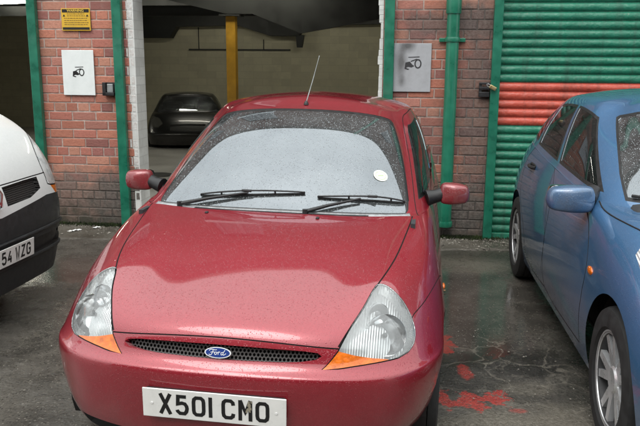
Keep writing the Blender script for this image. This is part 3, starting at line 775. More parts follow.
# side repeater, door handles
for sd in (1,-1):
    p,n=frame3(L,7.15,6.3); m=MB(); m.sphere((0,0,0),(.02,.06,.03),14,8); o=m.done('side_repeater',M['amber'],ka,smooth=60); o.location=(p.x*sd,p.y,p.z)
    p,n=frame3(L,10.0,9.5); m=MB(); m.box((0,0,0),(.02,.14,.03),.008); o=m.done('door_handle',M['black'],ka,smooth=50); o.location=(p.x*sd,p.y,p.z)
for sd in (1,-1):
    for (s_,r_) in ((.695,.272),(3.06,.272)):
        wheel(ka,'wheel',(sd*.716,s_,.272-.0102*sd*0),.272,.155,sd,'cap',M['steel'],.175)
# interior
def interior(root,hw,s0,s1,floor,dash_s,dash_z,belt,seats,backz=1.12,wheel_side=-1):
    m=MB(); m.b2(-hw,hw,s0-.1,s1,floor-.03,floor,.01); m.b2(-hw*.98,hw*.98,s0-.12,s0-.08,floor,belt-.12); m.b2(-hw*.9,hw*.9,s1-.03,s1,floor,belt-.06)
    for sd in (-1,1): m.b2(sd*(hw-.02),sd*hw,s0-.1,s1,floor,belt-.05)
    m.done('cabin_lining',M['dark_int'],root)
    m=MB(); m.box((0,dash_s,dash_z),(hw*1.9,.42,.16),.05,seg=3); m.box((0,dash_s+.12,dash_z-.12),(.3,.3,.3),.04); m.box((wheel_side*.34,dash_s+.02,dash_z+.09),(.32,.18,.06),.025); m.done('dashboard',M['dark_int'],root,smooth=50)
    sw=MB(); 
    ring=[]; c=Vector((wheel_side*.34,dash_s+.34,dash_z+.02))
    for k in range(33):
        a=2*PI*k/32; ring.append(c+Vector((.18*math.cos(a),.18*math.sin(a)*.42,.18*math.sin(a)*.9)))
    sw.tube(ring,.013,8,cap=False); sw.sphere(c,(.13,.06,.10),12,8); sw.tube([ring[0],c,ring[16]],.012,6); sw.done('steering_wheel',M['dark_int'],root,smooth=60)
    for (x,s_) in seats:
        m=MB(); m.box((x,s_,floor+.22),(.48,.50,.16),.06,seg=3); m.box((x,s_+.30,floor+.52),(.46,.14,.56),.06,rot=None,seg=3); m.box((x,s_+.33,backz-.09),(.26,.09,.17),.04,seg=3)
        m.done('seat',M['cloth'],root,smooth=60)
interior(ka,.66,1.05,3.3,.30,1.24,.79,.95,((-.34,1.75),(.34,1.75),(-.30,2.6),(.30,2.6)),1.2)
# arch liners + underbody keep light from coming through
m=MB(); m.b2(-.62,.62,.35,3.3,.16,.24); m.b2(-.60,.60,.22,1.0,.2,.55)
m.done('underbody',M['seam'],ka)
for sd in (1,-1):
    for s_ in (.695,3.06):
        m=MB(); n=20; r=.335; pts=[]
        prev=None
        for k in range(n+1):
            a=-.15*PI+1.3*PI*k/n; q=(s_+r*math.cos(a),.275+r*math.sin(a))
            if prev: m.poly([(sd*.745,prev[0],prev[1]),(sd*.745,q[0],q[1]),(sd*.5,q[0],q[1]),(sd*.5,prev[0],prev[1])])
            prev=q
        m.poly([(sd*.5,s_+r*math.cos(2*PI*k/20),.275+r*math.sin(2*PI*k/20)) for k in range(20)])
        m.done('wheel_arch_liner',M['seam'],ka,recalc=False)

# ============================================================ BLUE CAR
def generic_car(root,A,zA,B,T,roofc,ab,matn,doors,wins,arches,wheels,extra=(),z0=.2,glass='sideglass',gdu=.2,style='spoke',bulge=.02,rimr=.205,wr=.31,tw=.19,wl=.73,lab=None,gext=(),liner=.745,sill=None):
    S,Gs=auto_nets(A,zA,B,T,roofc,ab=ab,z0=z0,bulge=bulge)
    p=Panels(root)
    rec=[('body',[],0)]+list(extra)
    seams=[]
    for d in doors:
        rec.append(('door%d'%doors.index(d),d,0))
    for d in doors: seams.append(('seam',strip(S,smooth_line(d+[d[0]],3)[:],.008),.010))
    rec+=seams
    for (cs,cz,r,box) in arches: rec.append((None,circ(S,cs,cz,r,box),0))
    p.cut(S,rec,gdu,.25)
    rg=[('body',[],0)]+list(gext)
    for (nm,poly,ins) in wins:
        rg.append(('band',poly,0))
        c=np.mean([q for q in poly if True],axis=0)
        rg.append((nm,ins,.003))
    p.cut(Gs,rg,gdu,.2)
    p.build('body',['body'],M[matn])
    for i,d in enumerate(doors):
        p.build('door',['door%d'%i],M[matn],central=False)
    p.build('panel_gap',['seam'],M['seam'],central=False)
    p.build('window_surround',['band'],M['black'])
    for nm in dict.fromkeys([w[0] for w in wins]):
        p.build('windscreen' if nm=='ws' else 'rear_window' if nm=='rg' else 'side_window',[nm],M['wscreen' if nm=='ws' else glass],central=nm in('ws','rg'))
    for (s_) in wheels:
        for sd in (1,-1):
            wheel(root,'wheel',(sd*(wl),s_,wr),wr,tw,sd,style,M['alloy'],rimr)
            m=MB(); r=wr+.05; prev=None
            for k in range(21):
                a=-.15*PI+1.3*PI*k/20; q=(s_+r*math.cos(a),wr+r*math.sin(a))
                if prev: m.poly([(sd*liner,prev[0],prev[1]),(sd*liner,q[0],q[1]),(sd*.45,q[0],q[1]),(sd*.45,prev[0],prev[1])])
                prev=q
            m.poly([(sd*.45,s_+r*math.cos(2*PI*k/20),wr+r*math.sin(2*PI*k/20)) for k in range(20)])
            m.done('wheel_arch_liner',M['seam'],root,recalc=False)
    return S,Gs,p
def plan(W,Ln,nose=.0,corner=.25):
    """outline A for 17 stations of a car of half width W, length Ln"""
    return [(0,nose),(.25*W/.8,nose+.008),(.46*W/.8,nose+.05),(.62*W/.8,nose+.12),(.73*W/.8,nose+.24),(W*.975,nose+.42),(W,nose+.72),(W,nose+1.05),(W,nose+1.4),(W,nose+1.85),(W,nose+2.3),(W,nose+2.75),(W*.995,Ln-.75),(W*.96,Ln-.35),(W*.80,Ln-.10),(W*.42,Ln-.01),(0,Ln)]
def grow(poly,c=.94):
    q=np.array(poly); m=(q.min(0)+q.max(0))/2
    return [tuple(x) for x in m+(q-m)*np.array([1-(1-c),c])]
bc=empty('parked_car',(1.955,1.93,0),(0,0,-.110),'blue five-door hatchback with five-spoke alloy wheels, parked before the roller shutter','car')
W=.86; Ln=4.15
A=plan(W,Ln)
B=[(0,1.12,.97),(.22,1.13,.968),(.40,1.155,.965),(.54,1.20,.962),(.64,1.27,.96),(.705,1.36,.958),(.765,1.50,.955),(.785,1.66,.955),(.79,1.82,.96),(.79,2.15,.97),(.79,2.5,.985),(.785,2.85,1.0),(.775,3.25,1.02),(.73,3.62,1.03),(.60,3.82,1.03),(.33,3.90,1.02),(0,3.92,1.02)]
T=[(0,1.93,1.40),(.18,1.94,1.397),(.33,1.98,1.388),(.44,2.04,1.373),(.50,2.14,1.346),(.545,2.20,1.335),(.59,2.25,1.335),(.605,2.29,1.345),(.612,2.34,1.355),(.617,2.5,1.37),(.617,2.72,1.375),(.61,2.98,1.37),(.595,3.22,1.35),(.56,3.40,1.33),(.45,3.50,1.335),(.24,3.54,1.34),(0,3.55,1.34)]
RC=[(s,1.455-.012*abs(s-2.7)**2) for s in (2.35,2.36,2.38,2.41,2.45,2.5,2.55,2.6,2.65,2.72,2.8,2.88,2.95,3.0,3.05,3.08,3.1)]
ab=[(2.2,1.0)]*4+[(2.1,1.1),(1.8,1.4),(1.35,1.9),(1.15,2.2)]+[(1,2.2)]*5+[(1.1,2),(1.2,1.7),(1.3,1.5),(1.3,1.5)]
D1=[(7.9,1.0),(7.75,5),(7.35,11),(9.85,11),(9.95,5),(9.95,1.0)]
D2=[(9.98,1.0),(9.98,5),(9.88,11),(12.0,11),(11.95,7),(11.45,4),(11.2,1.0)]
wsB=[(0,.9),(4.7,.9),(4.85,1.6),(4.7,2.9),(4.4,2.97),(0,2.97)]; wsI=[(0,1.05),(4.55,1.05),(4.68,1.6),(4.52,2.8),(4.3,2.87),(0,2.87)]
w1=[(5.75,1.05),(6.3,2.85),(9.6,2.9),(9.68,1.05)]; w1i=[(6.1,1.2),(6.5,2.74),(9.5,2.8),(9.58,1.2)]
w2=[(9.85,1.05),(9.78,2.9),(11.7,2.85),(11.9,1.9),(11.85,1.05)]; w2i=[(9.97,1.2),(9.9,2.8),(11.6,2.73),(11.75,1.9),(11.72,1.2)]
w3=[(12.05,1.15),(12.05,2.6),(12.7,2.3),(12.8,1.3)]; w3i=[(12.12,1.3),(12.12,2.45),(12.6,2.2),(12.68,1.4)]
wr_=[(16,1.0),(13.9,1.0),(13.8,2.85),(16,2.9)]; wri=[(16,1.15),(14.05,1.15),(13.95,2.75),(16,2.78)]
arch=[(.86,.315,.355,(4.4,8.2,0,9)),(3.46,.315,.355,(11.0,14.2,0,9))]
LMP=[(2.3,6.0),(3.0,7.6),(4.4,8.6),(5.0,8.0),(4.8,6.5),(3.8,5.2),(2.8,5.1)]
BS,BG,bp=generic_car(bc,A,.50,B,T,RC,ab,'blue',[D1,D2],[('ws',wsB,wsI),('w1',w1,w1i),('w2',w2,w2i),('w3',w3,w3i),('rg',wr_,wri)],arch,(.86,3.46),
  extra=[('grl',[(0,4.6),(1.6,4.6),(1.9,5.3),(1.7,5.8),(0,5.9)],.03),('lmp',LMP,0),('molding',[(8.0,3.3),(8.0,4.1),(9.85,4.1),(9.85,3.3)],-.008),('molding2',[(10.08,3.3),(10.08,4.1),(11.3,4.1),(11.3,3.3)],-.008),('tl',[(13.2,5),(14.2,5),(14.0,9),(13.2,9)],0)],wl=.755,liner=.80)
bp.build('grille',['grl'],M['grille']); bp.build('headlamp',['lmp'],M['refl'],central=False); bp.build('door_moulding',['molding'],M['black'],central=False); bp.build('door_moulding',['molding2'],M['black'],central=False); bp.build('tail_lamp',['tl'],M['amber'],central=False)
# bonnet line, mirrors, handles, repeater
for sd in (1,-1):
    mirror(bc,(sd*.80,1.60,.985),(sd*1.02,1.50,.965),M['blue'],sd,(.235,.15,.15))
    p,n=frame3(BS,7.35,6.6); m=MB(); m.sphere((0,0,0),(.02,.085,.04),14,8); o=m.done('side_repeater',M['amber'],bc,smooth=60); o.location=(p.x*sd,p.y,p.z)
    for u in (9.4,11.5):
        p,n=frame3(BS,u,9.6); m=MB(); m.tube([(0,-.09,0),(.02*sd,-.06,0),(.026*sd,0,0),(.02*sd,.06,0),(0,.09,0)],.013,8); m.box((-.002*sd,0,-.004),(.01,.15,.05),.004); o=m.done('door_handle',M['blue'] if False else M['black'],bc,smooth=50); o.location=(p.x*sd,p.y,p.z)
m=MB(); ln=smooth_line([(0,5.95),(1.6,5.95),(2.6,7.8),(4.2,8.9),(5.2,9.7),(5.9,10.4),(6.0,11)],4)
for sd in (1,-1):
    pts=[(lambda p,n:Vector((p.x*sd,p.y,p.z))+Vector((n.x*sd,n.y,n.z))*.0008)(*frame3(BS,max(u,.01),v)) for u,v in ln]
    m.tube(pts,.0035,5)
m.done('bonnet_seam',M['seam'],bc)
wb=empty('wiper',(0,0,0)); wb.parent=bc
m=MB(); m.tube([on(BG,-3.6,.6,.012),on(BG,-2.4,1.05,.03)],[.011,.006],8); m.done('wiper_arm',M['black'],wb); m=MB(); m.tube([on(BG,-4.3,1.05,.012),on(BG,-3,1.0,.014),on(BG,-.6,1.05,.012)],.008,6); m.done('wiper_blade',M['rubber'],wb)
interior(bc,.72,1.2,3.7,.30,1.42,.90,.98,((-.37,2.05),(.37,2.05),(-.34,3.0),(.34,3.0)),1.22)
m=MB(); m.b2(-.62,.62,.35,3.9,.17,.28); m.b2(-.45,.45,.25,1.3,.2,.6); m.done('underbody',M['seam'],bc)

# ============================================================ WHITE VAN
van=empty('parked_van',(-1.89,4.265,0),(0,0,R(81)),'white van with grey bumper and plate ending WZG, nose poking in at the left','van')
Wv=.86; Lv=4.3
A=[(0,0),(.27,.0),(.50,.006),(.68,.025),(.80,.08),(.855,.22),(Wv+.005,.55),(Wv,.95),(Wv,1.35),(Wv,1.85),(Wv,2.3),(Wv,2.75),(Wv,3.4),(Wv,4.1),(Wv*.97,4.27),(Wv*.5,4.3),(0,4.3)]
B=[(0,.72,1.34),(.25,.73,1.34),(.45,.75,1.338),(.62,.78,1.33),(.73,.83,1.32),(.785,.93,1.31),(.80,1.08,1.31),(.82,1.25,1.34),(.825,1.45,1.33)]+[(.825,x,1.33) for x in (1.85,2.3,2.75,3.4,4.05)]+[(.79,4.22,1.33),(.45,4.25,1.33),(0,4.25,1.33)]
T=[(0,1.30,1.83),(.2,1.305,1.83),(.37,1.33,1.825),(.50,1.37,1.82),(.58,1.43,1.815),(.635,1.5,1.81),(.68,1.56,1.81),(.70,1.62,1.815),(.71,1.68,1.82),(.72,1.9,1.83),(.72,2.3,1.83),(.72,2.75,1.83),(.72,3.4,1.82),(.72,4.0,1.81),(.66,4.14,1.81),(.37,4.17,1.81),(0,4.17,1.81)]
RC=[(s_,1.93) for s_ in (1.8,1.81,1.84,1.87,1.9,1.95,2.0,2.05,2.1,2.2,2.4,2.7,3.0,3.3,3.5,3.6,3.65)]
ab=[(2.0,1.6)]*4+[(2.0,1.7),(1.8,1.8),(1.4,2.0),(1.1,2.2)]+[(1,2.2)]*9
VB=[(0,0),(0,4.25),(.97,4.38),(2.23,4.52),(3.6,4.45),(4.8,4.4),(5.2,4.9),(5.9,5.0),(6.3,0)]
VL=[(3.85,7.35),(3.0,6.5),(2.62,5.8),(2.55,5.1),(2.75,4.80),(4.7,4.80),(4.78,5.6),(4.6,6.6)]
VA=[(2.75,4.78),(4.85,4.8),(4.85,4.45),(3.1,4.46)]
VG=[(.3,4.56),(.28,5.19),(1.2,5.22),(1.95,5.22),(1.95,4.80),(1.3,4.60)]
VD=[(7.6,1.0),(7.5,5),(7.1,11),(9.85,11),(9.9,5),(9.9,1.0)]
wsB=[(0,.8),(4.6,.8),(4.75,1.6),(4.6,2.9),(0,2.95)]; wsI=[(0,1),(4.45,1),(4.6,1.6),(4.45,2.8),(0,2.85)]
w1=[(5.7,1.05),(6.4,2.8),(9.6,2.85),(9.7,1.05)]; w1i=[(6.0,1.2),(6.6,2.7),(9.5,2.75),(9.6,1.2)]
VS_=auto_nets(A,.64,B,T,RC,ab=ab,z0=.2,bulge=.02)[0]
VS,VGs,vp=generic_car(van,A,.64,B,T,RC,ab,'white',[VD],[('ws',wsB,wsI),('w1',w1,w1i)],[(.80,.30,.36,(4.4,8.2,0,9)),(3.5,.30,.36,(11.0,14,0,9))],(.80,3.5),
  extra=[('bump',VB,0),('slot',[(0,1.6),(3.2,1.6),(4.1,1.9),(4.1,2.2),(3.2,2.3),(0,2.3)],.02),('vg',VG,.03),('vl',VL,0),('va',VA,0),('seam',strip(VS_,smooth_line(VL+[VL[0]],3),.010),.006),('seam',[(0,5.24),(1.5,5.26),(2.6,5.26),(2.6,5.30),(1.5,5.30),(0,5.28)],.008)],wl=.76,liner=.8,style='cap',z0=.2)
vp.build('front_bumper',['bump'],M['bumperblack']); vp.build('bumper_slot',['slot'],M['black']); vp.build('grille',['vg'],M['grille'],central=False)
vp.build('headlamp',['vl'],M['refl'],central=False); vp.build('indicator_lamp',['va'],M['amber'],central=False)
m=MB(); 
for z_ in (.36,.50):
    pts=[]
    for k in range(-20,21):
        u=k/20*4.6; x=VS.inv(lambda P:P[:,[0,2]],np.array([0,0]),guess=None) if False else None
        v=(z_-.2)/.44*4
        p_,n_=frame3(VS,u if abs(u)>.01 else .01,v); pts.append(p_-Vector((n_.x,abs(n_.y)*(1 if n_.y>0 else 1)*0,0))*0+Vector((0,-.004,0)))
    m.tube(pts,.012,6)
m.done('bumper_rib',M['bumperblack'],van,smooth=60)
number_plate(van,(0,-.030,.455),(R(4),0,0),'54 WZG',x0=-.219+.122)
# diamond emblem
em=empty('diamond_badge',(-.06,-.005,.83),(R(-12),0,0)); em.parent=van
m=MB(); a,b,c_,d_=.045,.075,.026,.046
o4=[(0,b),(a,0),(0,-b),(-a,0)]; i4=[(0,d_),(c_,0),(0,-d_),(-c_,0)]
for k in range(4):
    k2=(k+1)%4; m.prism([(o4[k][0],0,o4[k][1]),(o4[k2][0],0,o4[k2][1]),(i4[k2][0],0,i4[k2][1]),(i4[k][0],0,i4[k][1])],(0,-.02,0))
m.done('diamond_ring',M['chrome'],em)
m=MB(); m.box((0,.012,0),(.10,.02,.17),.02); m.done('badge_mount',M['white'],em)
m=MB(); m.b2(-.62,.62,.15,4.1,.2,.34); m.b2(-.4,.4,.12,1.3,.2,.8); m.done('underbody',M['seam'],van)
interior(van,.78,.95,1.9,.4,1.1,1.25,1.3,((-.4,1.45),(.4,1.45)),1.4)
m=MB(); m.b2(-.8,.8,1.98,2.02,.3,1.7); m.done('bulkhead',M['dark_int'],van)
for sd in (1,-1): mirror(van,(sd*.81,1.30,1.36),(sd*1.05,1.22,1.46),M['black'],sd,(.17,.12,.24))

# ============================================================ BUILDING (local x along the wall, y into the building)
WY,WYAW=6.8574,-.1241
bld=empty('garage_building',(0,WY,0),(0,0,WYAW),'red brick garage with green painted door frames and open vehicle bays','building')
def loc(X,Y):
    c,s=math.cos(-WYAW),math.sin(-WYAW); Y=Y-WY
    return (X*c-Y*s,X*s+Y*c)
def wpos(t,n,z):
    """world point at wall coordinate t, n metres in front of the wall"""
    c,s=math.cos(WYAW),math.sin(WYAW); y=-n
    return (t*c-y*s,WY+t*s+y*c,z)
def soot(t,x,n3):
    # soot stains around the pipe and frame of the right pier
    def blob(cx,cz,rx,rz,amt):
        a=t.math('DIVIDE',t.math('SUBTRACT',x[0],cx),rx); b=t.math('DIVIDE',t.math('SUBTRACT',x[2],cz),rz)
        d=t.math('SQRT',t.math('ADD',t.math('MULTIPLY',a,a),t.math('MULTIPLY',b,b)))
        d=t.math('ADD',d,t.mr(n3,.3,.7,-.3,.3))
        return t.math('MULTIPLY',t.mr(d,.5,1.25,1,0),amt)
    s=None
    for q in ((1.45,1.15,.25,1.1,.75),(1.30,1.0,.30,.30,.55),(1.02,.9,.5,.3,.35),(1.40,1.96,.36,.24,.85),(1.0,1.95,.36,.15,.7),(.86,1.80,.14,.3,.5),(1.44,.75,.22,.5,.7),(1.3,.25,.4,.28,.75),(-1.95,.3,.35,.3,.7)):
        b=blob(*q); s=b if s is None else t.math('MAXIMUM',s,b)
    return s
def brick_mat(name,painted=False):
    t=NT(name)
    at=t.N('ShaderNodeVertexColor',_layer_name='Col'); g=t.geo()
    P=t.obj(); x=t.sep(P)
    n1=t.noise(38,6,.65); n2=t.noise(2.3,5,.6); n3=t.noise(9,5,.65); n4=t.noise(150,3,.6)
    c=t.mix(t.mr(n1,.35,.75,0,.45),at.outputs[0],(.30,.13,.10),'MIX')
    c=t.mix(t.mr(n3,.55,.8,0,.35),c,(.34,.26,.21))
    c=t.mix(t.mr(n4,.5,.8,0,.25),c,(.08,.05,.04))
    # dirt low down: grey-brown damp band
    zz=t.math('ADD',x[2],t.mr(n3,.3,.7,-.10,.10))
    low=t.mr(zz,.62,.42,0,.85)
    c=t.mix(low,c,t.mix(t.mr(n1,.3,.7),(.11,.08,.066),(.24,.19,.16)))
    low2=t.mr(t.math('ADD',x[2],t.mr(n3,.3,.7,-.15,.15)),.30,.02,0,.85)
    c=t.mix(low2,c,(.028,.032,.020))
    s=soot(t,x,n3)
    c=t.mix(s,c,t.mix(t.mr(n1,.35,.7),(.045,.043,.040),(.17,.155,.14)))
    t.L(c,t.b.inputs['Base Color']); t.L(t.mr(n1,.3,.7,.6,.95),t.b.inputs['Roughness'])
    t.L(t.bump(n1,.55,.012,t.bump(n4,.4,.003)),t.b.inputs['Normal']); return t.m
def mortar_mat():
    t=NT('mortar'); x=t.sep(t.obj()); n=t.noise(30,5); n3=t.noise(7,5)
    c=t.mix(t.mr(n,.3,.7),(.36,.28,.245),(.55,.45,.40))
    c=t.mix(t.mr(n3,.45,.7,0,.6),c,(.14,.10,.085))
    c=t.mix(t.mr(t.math('ADD',x[2],t.mr(n3,.3,.7,-.1,.1)),.60,.40,0,.8),c,(.06,.052,.042))
    c=t.mix(soot(t,x,t.noise(9,5,.65)),c,(.05,.047,.043))
    t.L(c,t.b.inputs['Base Color']); t.set(Roughness=.95); t.L(t.bump(n,.6,.01),t.b.inputs['Normal']); return t.m
M['brick']=brick_mat('worn_brick'); M['mortar']=mortar_mat()
BW,BH,JT=.238,.0862,.010
def brick_panel(parent,t0,t1,z0,z1,depth=.05,white_edge=None,name='brick_pier',label=None,seed=0):
    rr=random.Random(seed); V=[];F=[];C=[]
    nrow=int(math.ceil((z1-z0)/BH))
    def cuboid(x0,x1,za,zb,y0,y1,col):
        b=len(V); j=.0035
        jit=lambda:(rr.random()-.5)*.004
        e=.0045
        # front face inset for a worn arris
        pts=[(x0+e+jit(),y0,za+e+jit()),(x1-e+jit(),y0,za+e+jit()),(x1-e+jit(),y0,zb-e+jit()),(x0+e+jit(),y0,zb-e+jit()),
             (x0,y0+e,za),(x1,y0+e,za),(x1,y0+e,zb),(x0,y0+e,zb),(x0,y1,za),(x1,y1,za),(x1,y1,zb),(x0,y1,zb)]
        V.extend(pts)
        fs=[(0,1,2,3),(4,5,1,0),(5,6,2,1),(6,7,3,2),(7,4,0,3),(8,9,5,4),(9,10,6,5),(10,11,7,6),(11,8,4,7)]
        F.extend([tuple(b+i for i in f) for f in fs]); C.extend([col]*len(fs))
    for r in range(nrow):
        za=z0+r*BH+JT/2; zb=min(z0+(r+1)*BH-JT/2,z1)
        if zb-za<.01: continue
        header=(r%5==3)
        bw=BW/2 if header else BW
        off=(0 if r%2 else BW/2)+ (BW/4 if header else 0)
        x=t0-off
        while x<t1:
            a,b=max(x+JT/2,t0),min(x+bw-JT/2,t1); x+=bw
            if b-a<.02: continue
            h=rr.random()
            base=[(.52,.19,.125),(.56,.215,.14),(.48,.17,.125),(.50,.21,.16),(.56,.26,.18),(.36,.14,.12)][min(5,int(h*6))]
            k=.70+.34*rr.random(); col=tuple(min(1,c*k) for c in base)
            y0=-.0005+(rr.random()-.5)*.004
            if white_edge:
                w0=white_edge+(rr.random()-.4)*.05
                if a<w0<b:
                    cuboid(a,w0,za,zb,y0,depth,col); cuboid(w0,b,za,zb,y0-.002,depth,(.74,.75,.73)); continue
                if a>=w0: col=(.74,.75,.73)
            cuboid(a,b,za,zb,y0,depth,col)
    me=bpy.data.meshes.new(name); me.from_pydata(V,[],F); me.update()
    ca=me.color_attributes.new('Col','FLOAT_COLOR','CORNER'); k=0; buf=[]
    for p,c in zip(me.polygons,C):
        buf+= [*c,1]*len(p.vertices)
    ca.data.foreach_set('color',buf); me.materials.append(M['brick'])
    o=link(bpy.data.objects.new(name,me),parent)
    if label: o['label']=label
    return o
HW=2.42   # height of the bay openings
def paint_brick_mat(name,col,dirt=(.25,.25,.22),sc=1):
    t=NT(name); mp=t.N('ShaderNodeMapping'); mp.inputs['Rotation'].default_value=(R(90),0,R(0)); P=t.obj()
    x=t.sep(P); cb=t.N('ShaderNodeCombineXYZ'); t.L(t.math('ADD',x[0],x[1]),cb.inputs[0]); t.L(x[2],cb.inputs[1])
    br=t.N('ShaderNodeTexBrick'); br.inputs['Scale'].default_value=1; br.inputs['Brick Width'].default_value=BW*sc; br.inputs['Row Height'].default_value=BH*sc; br.inputs['Mortar Size'].default_value=.006; br.inputs['Mortar Smooth'].default_value=.4
    br.inputs['Color1'].default_value=(*col,1); br.inputs['Color2'].default_value=(*[c*.85 for c in col],1); br.inputs['Mortar'].default_value=(*[c*.78 for c in col],1)
    t.L(cb.outputs[0],br.inputs['Vector'])
    n=t.noise(3,6,.65); n2=t.noise(40,4)
    c=t.mix(t.mr(n,.45,.75,0,.55),br.outputs['Color'],dirt); c=t.mix(t.mr(n2,.6,.75,0,.5),c,dirt)
    t.L(c,t.b.inputs['Base Color']); t.set(Roughness=.75)
    t.L(t.bump(n2,.3,.006,t.bump(br.outputs['Fac'],-.6,.01)),t.b.inputs['Normal']); return t.m
M['whitebrick']=paint_brick_mat('white_painted_brick',(.80,.81,.79),(.45,.44,.40))
M['creamblock']=paint_brick_mat('cream_painted_blockwork',(.62,.59,.43),(.42,.40,.30),2.2)
M['facade']=paint_brick_mat('upper_brickwork',(.13,.075,.06),(.07,.06,.055))
M['green']=plain('green_gloss_paint',(.012,.145,.088),.33,coat=.3,nz=.28,ns=9,bump=.05)
M['greendirty']=plain('green_pipe_paint',(.014,.17,.10),.36,coat=.3,nz=.22,ns=7,bump=.05)
def shutter_mat(name,col):
    t=NT(name); mp=t.N('ShaderNodeMapping'); mp.inputs['Scale'].default_value=(9,9,.7); t.L(t.obj(),mp.inputs[0])
    st=t.noise(1.6,6,.65,mp.outputs[0]); n=t.noise(2.5,5,.6); f=t.noise(60,4,.6)
    c=t.mix(t.mr(n,.3,.7),tuple(x*.85 for x in col),tuple(min(1,x*1.15) for x in col))
    c=t.mix(t.mr(st,.50,.72,0,.5),c,(.035,.05,.04)); c=t.mix(t.mr(f,.62,.75,0,.5),c,(.20,.17,.13))
    t.L(c,t.b.inputs['Base Color']); t.L(t.mr(st,.3,.7,.30,.6),t.b.inputs['Roughness']); t.L(t.bump(n,.75,.06,t.bump(f,.12,.003)),t.b.inputs['Normal']); return t.m
M['shred']=shutter_mat('shutter_red',(.50,.085,.055)); M['shgreen']=shutter_mat('shutter_green',(.018,.175,.105))
M['darksteel']=plain('dark_steelwork',(.020,.022,.020),.6,nz=.4,ns=5)
M['ceil']=plain('sooty_ceiling',(.035,.034,.026),.9,nz=.4,ns=2)
M['yellow']=plain('yellow_column_paint',(.50,.27,.02),.5,nz=.25,ns=6)
PIERS=[(-9.5,-5.3,'brick pier left of the first bay'),(-2.79,-1.78,'brick pier between the two open bays'),(.56,1.60,'soot-stained brick pier with the drainpipe'),(4.25,9.5,'brick pier right of the shutter')]
for i,(a,b,lb) in enumerate(PIERS):
    o=brick_panel(bld,a,b,0,HW,white_edge={1:-1.845}.get(i),label=lb,seed=i+3)
    m=MB(); m.b2(a+.004,b-(.004),.004,.24,-.05,HW+.01); m.done('mortar_bed',M['mortar'],bld)
# white painted reveal of the middle bay, with broken paint along the right jamb
m=MB(); m.b2(-1.783,-1.772,-.002,.245,0,HW); m.b2(-1.832,-1.7835,-.0012,.012,0,HW); m.done('door_reveal',M['whitebrick'],bld)
m=MB(); rr=random.Random(4); z=.0
while z<HW:
    h=.05+.09*rr.random(); w_=.008+.035*rr.random(); m.b2(.556-w_,.566,-.004,.10+.1*rr.random(),z,min(z+h,HW),.004); z+=h
m.done('door_jamb',M['whitebrick'],bld)
# upper storey
FT=5.35
m=MB()
wins=[(-5.3,3.5,.6),(-2.75,3.5,.6),(-1.3,3.5,.65),(1.9,3.5,.6)]
xs=[-9.5]
for (wx,wz,WW) in wins: xs+= [wx,wx+WW]
xs.append(9.5)
m.b2(-9.5,9.5,0,.3,HW+.16,2.95); m.b2(-9.5,9.5,0,.3,3.75,FT)
for k in range(0,len(xs),2): m.b2(xs[k],xs[k+1],0,.3,2.95,3.75)
m.done('upper_wall',M['facade'],bld)
m=MB(); m.b2(-9.5,9.5,-.03,.32,HW,HW+.16,.01); m.done('lintel',M['darksteel'],bld)
m=MB(); m.b2(-9.55,9.55,-.05,.36,FT,FT+.09,.01); m.done('coping',plain('coping_stone',(.25,.24,.21),.8,nz=.3),bld)
for (wx,wz,WW) in wins:
    f=empty('window',(0,0,0)); f.parent=bld
    m=MB(); x0,x1=wx,wx+WW
    m.b2(x0,x1,.06,.12,2.95,3.02); m.b2(x0,x1,.06,.12,3.68,3.75)
    for q in (x0,x0+WW/2-.035,x1-.07): m.b2(q,q+.07,.06,.12,3.02,3.68)
    m.done('frame',M['grey'],f); m=MB(); m.b2(x0+.07,x1-.07,.08,.09,3.02,3.68); m.done('pane',plain('pane',(.11,.12,.125),.15,spec=.5),f)
    m=MB(); m.b2(x0-.05,x1+.05,-.06,.1,2.87,2.95,.008); m.done('sill',M['steel'],f)
# green frames of the bays
for (a,b,lb) in ((-2.80,-2.712,'green post at the left edge of the brick pier with the yellow sign'),(-1.962,-1.872,'green post between the brick pier and the white jamb'),(.575,.665,'green post right of the wide bay')):
    m=MB(); m.b2(a,b,-.065,.0-.006,0,HW,.006); o=m.done('door_frame_post',M['green'],bld); o['label']=lb
# interior
BY=13.2
m=MB(); m.b2(-12,9,BY,BY+.2,-.8,3.4); m.done('back_wall',M['creamblock'],bld)
m=MB(); m.b2(-12.2,-12,0.3,BY+.2,-.8,3.4); m.b2(9,9.2,0.3,BY+.2,-.8,3.4); m.b2(1.75,1.9,.3,BY,-.8,3.4) ; m.done('side_wall',M['creamblock'],bld)
m=MB(); m.b2(-12,9,.3,BY,2.98,3.1); m.done('ceiling',M['ceil'],bld)
m=MB(); m.b2(-12.2,9.2,.0,BY+.3,FT-.3,FT-.1); m.done('roof',M['ceil'],bld)
def px_in(px,Y): return (px-320)/732.19*Y*1.0
for Yw,zb in ((8.6,2.50),(11.0,2.55),(13.6,2.58),(16.4,2.56)):
    lx,ly=loc(0,Yw); m=MB(); m.b2(-12,9,ly-.06,ly+.06,zb+.02,zb+.035); m.b2(-12,9,ly-.06,ly+.06,zb+.4,zb+.415); m.b2(-12,9,ly-.006,ly+.006,zb+.035,zb+.40); m.done('roof_beam',M['darksteel'],bld)
